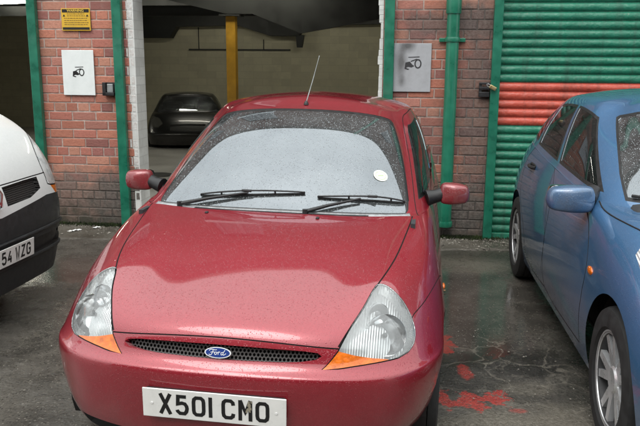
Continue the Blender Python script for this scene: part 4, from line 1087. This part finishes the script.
# dark ducting and haunches hanging on the back wall
def wall_at(px,D):  # local coordinates of a back wall spot
    return loc(px_in(px,D),D)
D=19.6
def bz(py): return 1.6135-(py-61.3)*D/732.19
def bx_(px): return loc((px-320)/732.19*D,D)[0]
def back_poly(name,pts,y0,mat,th=.35):
    m=MB(); m.prism([(bx_(x),y0,bz(y)) for x,y in pts],(0,th,0)); return m.done(name,mat,bld)
yb=BY-.45
back_poly('duct',[(100,-12),(100,39),(165,39),(172,28),(236,27),(252,32),(268,37),(297,37),(303,27),(400,25),(400,-12)],yb,M['darksteel'])
back_poly('bracket',[(294,36),(295,48),(300,48),(302,36)],yb+.02,M['darksteel'],.2)
m=MB(); m.b2(bx_(180),bx_(286),BY-.05,BY-.002,bz(51),bz(49.6)); m.done('wall_ledge',M['darksteel'],bld)
m=MB(); m.b2(bx_(190),bx_(190.8),BY-.02,BY-.002,bz(50),bz(28)); m.b2(bx_(258),bx_(258.8),BY-.02,BY-.002,bz(50),bz(40)); m.done('wall_ledge',M['darksteel'],bld)

# ============================================================ THINGS ON AND BY THE WALL
def onwall(name,t,z,n,label,cat,group=None): return empty(name,wpos(t,n,z),(0,0,WYAW),label,cat,group)
# roller shutter
sh=onwall('roller_shutter',1.61,0,0,'green roller shutter with a red band of slats across its middle','shutter')
m=MB(); SW=2.62
def slats(m,k0,k1):
    P=.0768
    for k in range(k0,k1):
        z=.06+k*P; n=9; prev=None
        for j in range(n+1):
            a=j/n; y=-.014*math.sin(PI*min(1,a/.86))**.8 if a<.86 else .004; q=(y,z+a*P)
            if prev: m.poly([(0,prev[0],prev[1]),(SW,prev[0],prev[1]),(SW,q[0],q[1]),(0,q[0],q[1])])
            prev=q
slats(m,0,13); slats(m,18,31); o=m.done('slat_curtain',M['shgreen'],sh,recalc=False); o['label']='green slats of the shutter'
m=MB(); slats(m,13,18); o=m.done('slat_curtain',M['shred'],sh,recalc=False); o['label']='red band of slats'
for o in sh.children: 
    o.data.polygons.foreach_set('use_smooth',[False]*len(o.data.polygons)); o.location=(0,.02,0)
m=MB(); m.b2(0,SW,-.02,.03,.005,.06,.006); m.done('bottom_rail',M['shgreen'],sh)
m=MB(); m.b2(-.082,-.002,-.075,.05,0,HW,.006); o=m.done('guide_post',M['green'],sh); m=MB(); m.b2(SW,SW+.08,-.075,.05,0,HW,.006); m.done('guide_post',M['green'],sh)
# drainpipe
dp=onwall('drainpipe',1.178,0,.075,'green drainpipe running down the sooty brick pier','drainpipe')
m=MB(); m.tube([(0,0,.13),(0,0,FT+.05)],.056,28); m.done('pipe',M['greendirty'],dp,smooth=50)
for z0_,z1_ in ((1.79,1.83),(2.03,2.19),(3.9,4.05),(.12,.17)):
    m=MB(); m.lathe([(z0_,.056),(z0_,.064),(z0_+.012,.067),(z1_-.012,.067),(z1_,.064),(z1_,.056)],axis='z',n=28); m.done('pipe_collar',M['greendirty'],dp,smooth=40)
for z_ in (1.79,3.95):
    m=MB(); m.b2(-.115,.115,.045,.062,z_,z_+.035,.004); m.done('pipe_bracket',M['greendirty'],dp)
# signs
def sign_mat(name,col,dirt,amt=.5,smudge=None):
    t=NT(name); n=t.noise(7,5,.6); n2=t.noise(45,4)
    c=t.mix(t.mr(n,.45,.75,0,amt),col,dirt); c=t.mix(t.mr(n2,.6,.8,0,amt*.5),c,dirt)
    if smudge:
        x=t.sep(t.obj())
        for (cx,cz,rx,rz,am) in smudge:
            a=t.math('DIVIDE',t.math('SUBTRACT',x[0],cx),rx); b=t.math('DIVIDE',t.math('SUBTRACT',x[2],cz),rz)
            d=t.math('ADD',t.math('SQRT',t.math('ADD',t.math('MULTIPLY',a,a),t.math('MULTIPLY',b,b))),t.mr(n,.3,.7,-.3,.3))
            c=t.mix(t.mr(d,.1,1.1,am,0),c,(.05,.048,.045))
    t.L(c,t.b.inputs['Base Color']); t.set(Roughness=.5); return t.m
ys=onwall('warning_sign',-2.33,1.985,.016,'small yellow warning sign with black bars, high on the brick pier','sign')
m=MB(); m.box((0,0,0),(.285,.008,.205),.002); m.done('board',sign_mat('sign_yellow',(.70,.42,.03),(.45,.30,.06),.5),ys)
m=MB(); m.box((0,-.0052,.080),(.265,.001,.030)); m.box((0,-.0052,-.082),(.265,.001,.022)); 
for sx in (-1,1): m.prism([(sx*.115-.012,-.005,.028),(sx*.115+.012,-.005,.028),(sx*.115,-.005,.048)],(0,-.001,0))
m.done('black_bars',M['ink'],ys)
text_mesh('WARNING',.030,sign_mat('sign_yellow_ink',(.75,.5,.06),(.5,.3,.1)),ys,(0,-.0062,.080),name='warning_lettering',sx=1.15)
m=MB(); rr=random.Random(9)
for k,z_ in enumerate((.052,.034,.012,-.008,-.028,-.046)):
    x=-.085 if k<2 else -.115
    while x<-(-.085 if k<2 else -.115):
        w_=.008+.02*rr.random(); m.box((x+w_/2,-.0048,z_),(w_,.001,.0055)); x+=w_+.006
m.done('small_print',plain('faded_print',(.16,.10,.02),.6),ys)
def pictogram(root,sc,y,mat):
    m=MB()
    # camera-like stencil: thin bar above, black wedge at left, ring at right
    m.prism([(a*sc,y,b*sc) for a,b in ((-.03,.052),(.05,.056),(.05,.050),(-.03,.047))],(0,-.001,0))
    m.prism([(a*sc,y,b*sc) for a,b in ((-.055,-.03),(-.05,.012),(-.02,.02),(.0,-.002),(.015,-.012),(-.005,-.022),(-.03,-.018))],(0,-.001,0))
    m.prism([(a*sc,y,b*sc) for a,b in ((-.055,-.032),(-.03,-.04),(-.02,-.034),(-.045,-.026))],(0,-.001,0))
    m.done('pictogram',mat,root)
    m=MB(); ring=[(.032*sc+.021*sc*math.cos(2*PI*k/20),.004*sc+.029*sc*math.sin(2*PI*k/20)) for k in range(21)]
    stroke(m,ring,.009*sc,y-.001); stroke(m,[(-.02*sc,.02*sc),(.02*sc,.036*sc),(.045*sc,.03*sc)],.007*sc,y-.0012); m.done('pictogram',mat,root,recalc=False)
wsn=onwall('notice_board',-2.335,1.492,.018,'clean white rectangular notice with a small black drawing, under the yellow sign','sign')
m=MB(); m.box((0,0,0),(.318,.006,.425),.0028); o=m.done('board',sign_mat('notice_white',(.80,.84,.83),(.50,.55,.53),.28),wsn)
pictogram(wsn,1.05,-.0035,M['ink']); 
sgn=onwall('stencilled_notice',.832,1.563,.016,'grey sooty notice with black stencil, next to the green drainpipe','sign')
m=MB(); m.box((0,0,0),(.335,.006,.430),.0028); o=m.done('board',sign_mat('notice_grey',(.42,.43,.45),(.28,.28,.29),.55,[(-.10,.05,.06,.22,.75),(-.05,.19,.09,.07,.8),(-.09,-.12,.05,.07,.6)]),sgn)
pictogram(sgn,1.25,-.0035,plain('stencil_ink',(.035,.035,.038),.6)); sgn.children[-1].location.z=.03; sgn.children[-2].location.z=.03; sgn.children[-1].location.x=.01
# hasps
hb=onwall('lock_box',-2.03,1.345,.02,'black steel lock box beside the post left of the white jamb','lock box')
m=MB(); m.b2(-.055,-.02,-.05,0,-.065,.06,.004); m.b2(-.055,.06,-.05,0,-.065,-.035,.004); m.b2(-.055,.06,-.01,.01,-.065,.06,.003); m.done('housing',M['black'],hb)
m=MB(); m.b2(-.015,.045,-.035,-.008,-.035,.045,.005); m.done('bolt_plate',M['steel'],hb)
hb2=onwall('hasp',1.475,1.385,.02,'black hasp plate on the sooty bricks left of the shutter','hasp')
m=MB(); m.b2(-.045,.05,-.03,0,-.075,-.03,.004); m.b2(-.045,.05,-.03,0,-.01,.015,.004); m.b2(-.045,.05,-.03,0,.035,.055,.004); m.b2(-.045,-.02,-.025,0,-.075,.055,.003); m.done('hasp_plate',M['black'],hb2)
pl=onwall('padlock',1.545,1.395,.10,'brass padlock hanging tilted on the shutter post','padlock'); pl.rotation_euler=(0,R(28),WYAW)
pl.scale=(.85,.85,.85)
m=MB(); m.box((0,0,0),(.075,.022,.042),.008,seg=3); m.done('padlock_body',plain('brass',(.48,.38,.19),.3,.8,nz=.15),pl,smooth=40)
m=MB(); m.tube([(-.036,0,-.012),(-.062,0,-.012),(-.072,0,0),(-.062,0,.012),(-.036,0,.012)],.005,8); m.done('shackle',M['steel'],pl,smooth=60)
# steel column inside, lamps
cx,cy=loc(px_in(233,10.2),10.2)
col=empty('steel_column',(px_in(233,10.2),10.2,-.1),(0,0,WYAW),'yellow painted steel column inside the garage bay','column')
m=MB(); m.b2(-.065,.065,-.065,.065,0,2.30,.006); m.done('shaft',M['yellow'],col)
m=MB(); m.b2(-.14,.14,-.14,.14,2.30,2.32); m.b2(-.12,.12,-.12,.12,0,.02); m.done('end_plate',M['darksteel'],col)
m=MB(); a=Vector((0,0,2.32))
m.prism([(-1.35,-.06,2.62),(-.05,-.06,2.33),(.30,-.06,2.33),(.95,-.06,2.08),(2.1,-.06,2.28),(2.1,-.06,2.7),(-1.35,-.06,2.72)],(0,.12,0)); m.done('cross_beam',M['darksteel'],col)
def em(name,c,s):
    t=NT(name); t.set(Base__Color=(.9,.9,.85,1),Emission__Color=(*c,1),Emission__Strength=s); return t.m
M['tube']=em('lit_tube',(1,.95,.80),50)
def tube_lamp(x,y,z,rot,lab,ln=1.5):
    r=empty('fluorescent_lamp',(x,y,z),(0,0,rot),lab,'lamp','fluorescent lamps under the garage ceiling')
    m=MB(); m.b2(-ln/2-.03,ln/2+.03,-.05,.05,.03,.08,.01); m.done('batten',M['grey'],r)
    m=MB(); m.tube([(-ln/2,0,0),(ln/2,0,0)],.019,12); m.done('lamp_tube',M['tube'],r,smooth=60)
    return r
tube_lamp(px_in(8,10.6),10.6,2.385,R(-25),'lit strip lamp in the dark left bay, upper left corner',1.5)
tube_lamp(-1.0,9.55,2.78,R(4),'lit strip lamp hidden above the wide bay opening',1.8)
tube_lamp(-3.4,13.0,2.88,R(2),'unseen strip lamp above the dark car, added to brighten the garage',1.8)  # added out of view to brighten the interior
tube_lamp(0.4,16.9,2.90,R(0),'unseen strip lamp deep inside, added to brighten the cream back wall',1.8)  # extra unseen tube, put in to lift the back wall
tube_lamp(-2.85,17.6,2.90,R(4),'lit strip lamp deep inside, mirrored in the windscreen of the dark car',1.3)
tube_lamp(-6.5,16.9,2.90,R(0),'unseen strip lamp added to brighten the far left of the dark bay',1.8)  # another added tube, hidden above the beams, for more light inside

# ============================================================ DARK CAR INSIDE
dcx,dcy=-2.72,15.0
dc=empty('parked_car',(dcx,dcy,-.27),(0,0,R(9)),'black saloon in the gloom at the back of the garage','car')
W=.84; Ln=4.3
A=plan(W,Ln)
Bd=[(0,1.15,.88)]+[(l,s+.05,z-.07) for l,s,z in B[1:1]]
Bd=[(0,1.20,.90),(.22,1.21,.90),(.40,1.235,.895),(.54,1.28,.89),(.64,1.35,.89),(.70,1.44,.885),(.75,1.58,.885),(.765,1.74,.89),(.77,1.9,.89),(.77,2.15,.90),(.77,2.5,.91),(.765,2.85,.92),(.75,3.15,.93),(.70,3.42,.94),(.56,3.6,.94),(.3,3.66,.94),(0,3.68,.94)]
Td=[(0,2.0,1.27),(.18,2.0,1.27),(.33,2.03,1.262),(.43,2.07,1.255),(.49,2.12,1.245),(.525,2.18,1.235),(.56,2.24,1.235),(.575,2.29,1.24),(.58,2.34,1.245),(.585,2.48,1.26),(.585,2.66,1.262),(.58,2.82,1.26),(.565,2.96,1.25),(.53,3.06,1.24),(.43,3.14,1.235),(.23,3.18,1.235),(0,3.19,1.235)]
RCd=[(s,1.335-.02*abs(s-2.6)**2) for s in (2.3,2.31,2.33,2.36,2.4,2.44,2.48,2.52,2.56,2.62,2.68,2.74,2.79,2.83,2.86,2.88,2.9)]
abd=[(2.0,1.0)]*4+[(1.9,1.1),(1.7,1.4),(1.3,1.9),(1.1,2.2)]+[(1,2.2)]*5+[(1.1,2),(1.5,1.4),(1.8,1.1),(1.9,1.0)]
wsB=[(0,.9),(4.7,.9),(4.85,1.6),(4.7,2.9),(4.4,2.97),(0,2.97)]; wsI=[(0,1.05),(4.55,1.05),(4.68,1.6),(4.52,2.8),(4.3,2.87),(0,2.87)]
DS,DG_,dpn=generic_car(dc,A,.48,Bd,Td,RCd,abd,'dark',[D1],[('ws',wsB,wsI),('w1',w1,w1i),('w2',w2,w2i)],[(.85,.30,.34,(4.4,8.2,0,9)),(3.45,.30,.34,(11.0,14.2,0,9))],(.85,3.45),
  extra=[('lmp',LMP,0),('grl',[(0,4.6),(1.4,4.6),(1.5,5.8),(0,5.9)],.02)],gdu=.3,wl=.74,liner=.78,style='cap')
dpn.build('headlamp',['lmp'],plain('dim_lamp_glass',(.10,.10,.09),.2),central=False); dpn.build('grille',['grl'],M['grille'])
dc.scale=(1.0,.92,.87)
m=MB(); m.b2(-.62,.62,.35,3.9,.17,.28); m.b2(-.45,.45,.25,1.3,.2,.6); m.done('underbody',M['seam'],dc)
interior(dc,.70,1.3,3.5,.3,1.5,.84,.9,((-.36,2.05),(.36,2.05)),1.12)

# ============================================================ GROUND
def ground_mat():
    t=NT('wet_tarmac'); P=t.pos(); x=t.sep(P)
    def ns(sc,d=5,r=.6,dist=0): return t.noise(sc,d,r,P,dist)
    big=ns(.9,4); mid=ns(3.5,6,.65); fine=ns(55,6,.7); grit=ns(170,3,.6)
    c=t.mix(t.mr(mid,.3,.7),(.026,.025,.022),(.118,.108,.093))
    c=t.mix(t.mr(fine,.45,.75,0,.7),c,(.12,.108,.09))
    gv=t.N('ShaderNodeTexVoronoi'); gv.inputs['Scale'].default_value=75; t.L(P,gv.inputs['Vector'])
    gc=t.sep(gv.outputs['Color'])[0]
    c=t.mix(t.math('MULTIPLY',t.mr(gc,.80,.9,0,.55),t.mr(gv.outputs['Distance'],.25,.4,1,0)),c,(.27,.25,.21))
    c=t.mix(t.math('MULTIPLY',t.mr(gc,.3,.2,0,.8),t.mr(gv.outputs['Distance'],.25,.45,1,0)),c,(.012,.011,.010))
    def blob(cx,cy,rx,ry,amt=1,wob=.35,rot=0,lo=.6,hi=1.05):
        dx=t.math('SUBTRACT',x[0],cx); dy=t.math('SUBTRACT',x[1],cy)
        ca,sa=math.cos(rot),math.sin(rot)
        ax=t.math('ADD',t.math('MULTIPLY',dx,ca/rx),t.math('MULTIPLY',dy,sa/rx)); ay=t.math('SUBTRACT',t.math('MULTIPLY',dy,ca/ry),t.math('MULTIPLY',dx,sa/ry))
        d=t.math('SQRT',t.math('ADD',t.math('MULTIPLY',ax,ax),t.math('MULTIPLY',ay,ay)))
        d=t.math('ADD',d,t.mr(mid,.25,.75,-wob,wob)); return t.math('MULTIPLY',t.mr(d,lo,hi,1,0),amt)
    def mx(*a):
        r=a[0]
        for b in a[1:]: r=t.math('MAXIMUM',r,b)
        return r
    # pale worn gritty patch near the camera on the right, darker patches beside it
    pale=mx(blob(1.0,2.95,.60,.34,.95),blob(.55,2.75,.3,.25,.8),blob(1.05,3.45,.16,.10,.6),blob(1.1,5.75,.5,.30,.75),blob(-1.9,3.2,.5,.5,.25))
    c=t.mix(pale,c,t.mix(t.mr(fine,.35,.65),(.10,.088,.068),(.22,.20,.165)))
    dk=mx(blob(1.05,3.75,.35,.28,.75),blob(.72,3.62,.22,.35,.6))
    c=t.mix(dk,c,(.014,.013,.012))
    # cracked tarmac between the cars: pale silt in the cracks
    cv=t.N('ShaderNodeTexVoronoi',_feature='DISTANCE_TO_EDGE'); cv.inputs['Scale'].default_value=3.1
    wv=t.N('ShaderNodeVectorMath',_operation='ADD'); nz=t.N('ShaderNodeTexNoise'); nz.inputs['Scale'].default_value=5; nz.inputs['Detail'].default_value=5; t.L(P,nz.inputs['Vector'])
    sc=t.N('ShaderNodeVectorMath',_operation='SCALE'); sc.inputs['Scale'].default_value=.28; t.L(nz.outputs['Color'],sc.inputs[0]); t.L(P,wv.inputs[0]); t.L(sc.outputs[0],wv.inputs[1]); t.L(wv.outputs[0],cv.inputs['Vector'])
    area=mx(blob(.95,3.5,.75,.62,1,.2,0,.8,1.1),blob(-1.7,3.9,.8,.6,.35))
    cr=t.math('MULTIPLY',t.mr(cv.outputs['Distance'],.006,.028,1,0),area); cr=t.math('MULTIPLY',cr,t.mr(ns(9),.35,.6,.35,1))
    cv2=t.N('ShaderNodeTexVoronoi',_feature='DISTANCE_TO_EDGE'); cv2.inputs['Scale'].default_value=8; t.L(wv.outputs[0],cv2.inputs['Vector'])
    cr2=t.math('MULTIPLY',t.math('MULTIPLY',t.mr(cv2.outputs['Distance'],.01,.05,1,0),area),t.mr(mid,.5,.62,0,.6))
    crk=t.math('MAXIMUM',cr,cr2)
    c=t.mix(t.math('MULTIPLY',crk,.65),c,(.22,.20,.165))
    # red paint splashed on the tarmac, broken along the cracks
    mid=t.math('ADD',t.math('MULTIPLY',mid,.45),t.math('MULTIPLY',ns(16,3),.55))
    red=mx(blob(.73,3.30,.105,.105,1,1.1,0,.75,.95),blob(.87,3.33,.07,.09,1,1.1,0,.75,.95),blob(.62,3.30,.05,.13,1,1.1,0,.75,.95),blob(.74,4.06,.06,.16,1,1.1,0,.75,.95),blob(.78,3.62,.05,.10,.8,.7,0,.6,.95),blob(.95,3.20,.05,.03,.6,.6),blob(.62,4.0,.05,.08,1,.6))
    red=t.math('MULTIPLY',red,t.mr(crk,.2,.5,1,.1)); red=t.math('MULTIPLY',red,t.mr(t.math('ADD',t.math('MULTIPLY',fine,.6),t.math('MULTIPLY',grit,.4)),.38,.56,.15,.95))
    c=t.mix(red,c,t.mix(t.mr(mid,.3,.7),(.42,.03,.028),(.58,.07,.05)))
    # moss and dirt near the wall
    c=t.mix(blob(1.3,6.2,.7,.42,.55),c,(.028,.027,.018))
    t.L(c,t.b.inputs['Base Color'])
    # standing water
    pud=mx(blob(.98,4.70,.60,1.0,1,.28,-.1,.8,1.05),blob(-1.95,5.5,.9,.5,.7,.35,0,.6,1.0),blob(-1.45,4.3,.4,1.0,.6,.4,0,.6,1.0),blob(-1.7,3.0,.5,.5,.6,.4))
    r=t.mr(mid,.3,.7,.14,.46); 
    rr_=t.N('ShaderNodeMix'); t.L(pud,rr_.inputs[0]); t.L(r,rr_.inputs[2]); rr_.inputs[3].default_value=.055; t.L(rr_.outputs[0],t.b.inputs['Roughness'])
    h=t.math('ADD',t.math('MULTIPLY',fine,.5),t.math('MULTIPLY',gv.outputs['Distance'],-.35)); h=t.math('ADD',h,t.math('MULTIPLY',grit,.3))
    b=t.N('ShaderNodeBump'); b.inputs['Distance'].default_value=.012; t.L(h,b.inputs['Height']); t.L(t.mr(pud,0,.8,.75,.05),b.inputs['Strength']); t.L(b.outputs[0],t.b.inputs['Normal'])
    t.set(Specular__IOR__Level=.6); return t.m
m=MB(); m.poly([(-60,-60,0),(60,-60,0),(60,60,0),(-60,60,0)]); g=m.done('ground',ground_mat()); tag(g,kind='structure'); 
# cut the ground where the garage floor falls away: floor sheet inside sits above a pit
g.data.clear_geometry()
def wl(t_,n_): return wpos(t_,n_,0)
P4=[(-60,-60,0),(60,-60,0)]
a=wl(60,-.12); b=wl(-60,-.12)
g.data.from_pydata([(-60,-60,0),(60,-60,0),a,b],[],[(0,1,2,3)])
def concrete_mat():
    t=NT('garage_concrete'); P=t.pos(); n=t.noise(1.5,6,.65,P); n2=t.noise(30,5,.6,P)
    c=t.mix(t.mr(n,.3,.7),(.42,.41,.38),(.60,.59,.55)); c=t.mix(t.mr(n2,.55,.8,0,.5),c,(.14,.13,.11)); t.L(c,t.b.inputs['Base Color']); t.L(t.mr(n,.3,.7,.25,.6),t.b.inputs['Roughness']); t.L(t.bump(n2,.15,.01),t.b.inputs['Normal']); return t.m
V=[wl(-12,-.12),wl(9,-.12),wl(9,-13.4),wl(-12,-13.4)]
V=[(V[0][0],V[0][1],.0),(V[1][0],V[1][1],.0),(V[2][0],V[2][1],-.30),(V[3][0],V[3][1],-.30)]
fl=mesh_np('garage_floor',V,[(0,1,2,3)],concrete_mat(),None,smooth=False); tag(fl,kind='structure')
# concrete apron along the wall, slightly raised
def apron_mat():
    t=NT('dirty_apron'); P=t.pos(); n=t.noise(2.2,6,.65,P); n2=t.noise(45,6,.7,P)
    c=t.mix(t.mr(n,.3,.7),(.050,.044,.034),(.125,.112,.092)); c=t.mix(t.mr(n2,.5,.75,0,.6),c,(.17,.155,.13)); c=t.mix(t.mr(n2,.45,.3,0,.6),c,(.02,.018,.015))
    t.L(c,t.b.inputs['Base Color']); t.L(t.mr(n,.35,.65,.18,.6),t.b.inputs['Roughness']); t.L(t.bump(n2,.6,.012),t.b.inputs['Normal']); return t.m
rr=random.Random(5); V=[];F=[]; N_=160
for k in range(N_+1):
    tt=-9.5+19*k/N_; e=.62+.05*math.sin(tt*1.3)+.03*rr.random()
    if tt>.9: e=.55+.12*math.sin(tt*2.1+1)+.04*rr.random()
    V+= [(*wl(tt,-.1)[:2],.012),(*wl(tt,e-.03)[:2],.012),(*wl(tt,e)[:2],-.004)]
for k in range(N_):
    b0=3*k; F+= [(b0,b0+1,b0+4,b0+3),(b0+1,b0+2,b0+5,b0+4)]
ap=mesh_np('pavement',V,F,apron_mat(),None,smooth=False); tag(ap,kind='structure')
# oval drain cover on the garage floor
def floor_z(Y): return 0
dx,dy=-2.46,10.9; lx,ly=loc(dx,dy); fz=-.30*(ly-.12)/(13.28)
dr=empty('drain_cover',(dx,dy,fz+.004),(0,0,0),'dark oval drain cover on the pale garage floor','drain cover')
m=MB(); m.lathe([(0,.001),(.01,.20),(.006,.23),(0,.24)],axis='z',n=36); o=m.done('cover',M['darksteel'],dr); o.scale=(1.1,1.0,1)
# litter, leaf, rubble
def crumple(name,x,y,sz,lab,cat,mat,seed,z=.014,asp=.5):
    rr=random.Random(seed); bm=bmesh.new(); bmesh.ops.create_grid(bm,x_segments=9,y_segments=7,size=.5)
    for v in bm.verts:
        r=(v.co.x**2+v.co.y**2)**.5
        v.co.z=abs(math.sin(v.co.x*9+seed)*math.cos(v.co.y*8+seed*2))*.22+rr.random()*.10
        v.co.x+= (rr.random()-.5)*.10; v.co.y+=(rr.random()-.5)*.10+.25*math.sin(v.co.x*5+seed)
    bmesh.ops.delete(bm,geom=[v for v in bm.verts if (abs(v.co.x)>.42 and rr.random()<.5)],context='VERTS')
    bmesh.ops.scale(bm,vec=(sz,sz*asp,sz*.35),verts=bm.verts)
    me=bpy.data.meshes.new(name); bm.to_mesh(me); bm.free(); me.materials.append(mat); o=link(bpy.data.objects.new(name,me)); o.location=(x,y,z); o.rotation_euler=(0,0,seed); return tag(o,lab,cat)
crumple('litter_paper',-2.345,6.80,.13,'crumpled white paper scrap on the ground nearer the van','litter',M['paper'],.6,asp=.35)
crumple('litter_paper',-2.175,6.94,.10,'crumpled white paper scrap at the foot of the pier, nearer the red car','litter',M['paper'],.5,asp=.5)
m=MB(); rr=random.Random(2); pts=[]
for k in range(16):
    a=2*PI*k/16; r=.055*(1 if k%2 else .62); pts.append((r*math.cos(a)*1.1,r*math.sin(a)*.8,.006*(k%3)))
m.poly(pts); lf=m.done('fallen_leaf',plain('tan_leaf',(.30,.17,.08),.6,nz=.2),recalc=False); lf.location=(.855,5.02,.006); tag(lf,'tan fallen leaf lying on the wet tarmac by the red car','leaf')
m=MB(); m.tube([(0,0,0),(.05,.01,.006),(.1,-.005,.002)],.004,5); tw=m.done('cigarette_ends',M['paper']); tw.location=(-1.70,3.42,.006); tag(tw,'pale scrap of litter on the tarmac left of the red car','litter')
rr=random.Random(11); V=[];F=[]
def stone(x,y,s):
    b=len(V)
    for (a,bb,c) in ((1,0,0),(-1,0,0),(0,1,0),(0,-1,0),(0,0,1),(0,0,-.6)):
        V.append((x+a*s*(.6+.6*rr.random()),y+bb*s*(.6+.6*rr.random()),.010+s*.35+c*s*(.4+.4*rr.random())))
    for f in ((0,2,4),(2,1,4),(1,3,4),(3,0,4),(2,0,5),(1,2,5),(3,1,5),(0,3,5)): F.append(tuple(b+i for i in f))
for k in range(1500):
    t_=rr.choice([rr.uniform(1.0,2.3),rr.uniform(1.0,1.75),rr.uniform(-3.4,-1.75),rr.uniform(-6,4)]); n_=abs(rr.gauss(0,.22))+.07
    X,Y,_=wpos(t_,n_,0); stone(X,Y,.003+.010*rr.random()**3+(.012 if rr.random()<.02 else 0))
for k in range(900):
    X=rr.uniform(.45,1.5); Y=rr.uniform(2.4,4.3); stone(X,Y,.002+.005*rr.random()**3)
for k in range(500):
    X=rr.uniform(-2.4,-.9); Y=rr.uniform(2.6,6); stone(X,Y,.002+.005*rr.random()**3)
t=NT('rubble'); n=t.noise(12,4,.6,t.pos()); t.L(t.ramp(n,[(.35,(.04,.035,.03)),(.5,(.16,.145,.12)),(.65,(.33,.31,.27))]),t.b.inputs['Base Color']); t.set(Roughness=.8)
rb=mesh_np('rubble',V,F,t.m,None,smooth=False); tag(rb,'grit and small rubble strewn along the wall foot and tarmac','rubble',kind='stuff')
# moss tufts at the wall foot
V=[];F=[]
for k in range(5200):
    t_=rr.choice([rr.gauss(1.32,.16),rr.gauss(1.40,.14),rr.gauss(-2.0,.14),rr.uniform(-2.8,-1.8)]); 
    if -1.75<t_<.6: continue
    n_=abs(rr.gauss(0,.05))+.01; h=rr.uniform(.005,.028)*(1.5 if rr.random()<.06 else 1)
    X,Y,_=wpos(t_,n_,0); a=rr.random()*6.28; w=.003+.005*rr.random(); b0=len(V)
    V+=[(X-w*math.cos(a),Y-w*math.sin(a),.008),(X+w*math.cos(a),Y+w*math.sin(a),.008),(X+.02*(rr.random()-.5),Y-.015*rr.random(),.012+h)]; F.append((b0,b0+1,b0+2))
t=NT('moss'); n=t.noise(14,3,.6,t.pos()); t.L(t.ramp(n,[(.35,(.012,.018,.006)),(.65,(.05,.075,.02))]),t.b.inputs['Base Color']); t.set(Roughness=.9)
ms=mesh_np('moss',V,F,t.m,None,smooth=False); tag(ms,'dark moss and weeds at the foot of the brick piers','moss',kind='stuff')

# unseen brick wall behind the camera, added to darken reflections in the paintwork
yw=empty('unseen_yard_wall',(0,-6.5,0),(0,0,0),'unseen plain brick wall across the yard, added to darken reflections in the cars','wall')
m=MB(); m.b2(-16,16,-.15,.15,0,5.4); m.done('brickwork',M['facade'],yw); m=MB(); m.b2(-16.1,16.1,-.2,.2,5.4,5.5,.01); m.done('coping',M['steel'],yw)
# ============================================================ LIGHT
w=bpy.data.worlds.new('World'); scn.world=w; w.use_nodes=True; nt=w.node_tree
bg=nt.nodes['Background']; sky=nt.nodes.new('ShaderNodeTexSky'); sky.sky_type='NISHITA'; sky.sun_disc=False; sky.sun_elevation=R(58); sky.sun_rotation=R(200); sky.dust_density=4; sky.air_density=1.0; sky.ozone_density=1
hs=nt.nodes.new('ShaderNodeHueSaturation'); hs.inputs['Saturation'].default_value=.18; nt.links.new(sky.outputs[0],hs.inputs['Color'])
mx_=nt.nodes.new('ShaderNodeMix'); mx_.data_type='RGBA'; mx_.inputs[0].default_value=.65; mx_.inputs[7].default_value=(11.0,11.5,11.4,1); nt.links.new(hs.outputs[0],mx_.inputs[6]); nt.links.new(mx_.outputs[2],bg.inputs[0])
tcw=nt.nodes.new('ShaderNodeTexCoord'); spw=nt.nodes.new('ShaderNodeSeparateXYZ'); nt.links.new(tcw.outputs['Generated'],spw.inputs[0])
mrw=nt.nodes.new('ShaderNodeMapRange'); mrw.inputs[1].default_value=0; mrw.inputs[2].default_value=1; mrw.inputs[3].default_value=.72; mrw.inputs[4].default_value=1.75; nt.links.new(spw.outputs[2],mrw.inputs[0])
vmw=nt.nodes.new('ShaderNodeVectorMath'); vmw.operation='SCALE'; nt.links.new(mx_.outputs[2],vmw.inputs[0]); nt.links.new(mrw.outputs[0],vmw.inputs['Scale']); nt.links.new(vmw.outputs[0],bg.inputs[0])
bg.inputs[1].default_value=.150
sl=bpy.data.lights.new('sun','SUN'); sl.energy=1.0; sl.angle=R(35); sl.color=(1,.97,.93); so=bpy.data.objects.new('sun',sl); COL.objects.link(so)
so.rotation_euler=Vector((math.sin(R(200))*-.53*-1,0,0)).to_track_quat('Z','Y').to_euler() if False else Vector((-.25,-.55,.85)).to_track_quat('Z','Y').to_euler()

# ============================================================ CAMERA
cam=bpy.data.cameras.new('camera'); co=bpy.data.objects.new('camera',cam); COL.objects.link(co); scn.camera=co
cam.sensor_width=36; cam.lens=36*732.19/640; cam.clip_end=500; cam.clip_start=.05
co.location=(0,0,1.6135); co.rotation_mode='QUATERNION'
co.rotation_quaternion=(Matrix.Rotation(PI/2-.2043,4,'X')@Matrix.Rotation(.0067,4,'Z')).to_quaternion()
scn.render.engine='CYCLES'; scn.cycles.max_bounces=5; scn.cycles.diffuse_bounces=3; scn.cycles.glossy_bounces=3; scn.cycles.use_adaptive_sampling=True; scn.cycles.adaptive_threshold=.02; scn.cycles.use_denoising=True; scn.cycles.transparent_max_bounces=8; scn.cycles.sample_clamp_indirect=6
scn.cycles.caustics_reflective=False; scn.cycles.caustics_refractive=False
scn.view_settings.view_transform='Standard'; scn.view_settings.look='None'; scn.view_settings.exposure=0; scn.view_settings.gamma=1
scn.render.resolution_x=1024; scn.render.resolution_y=682
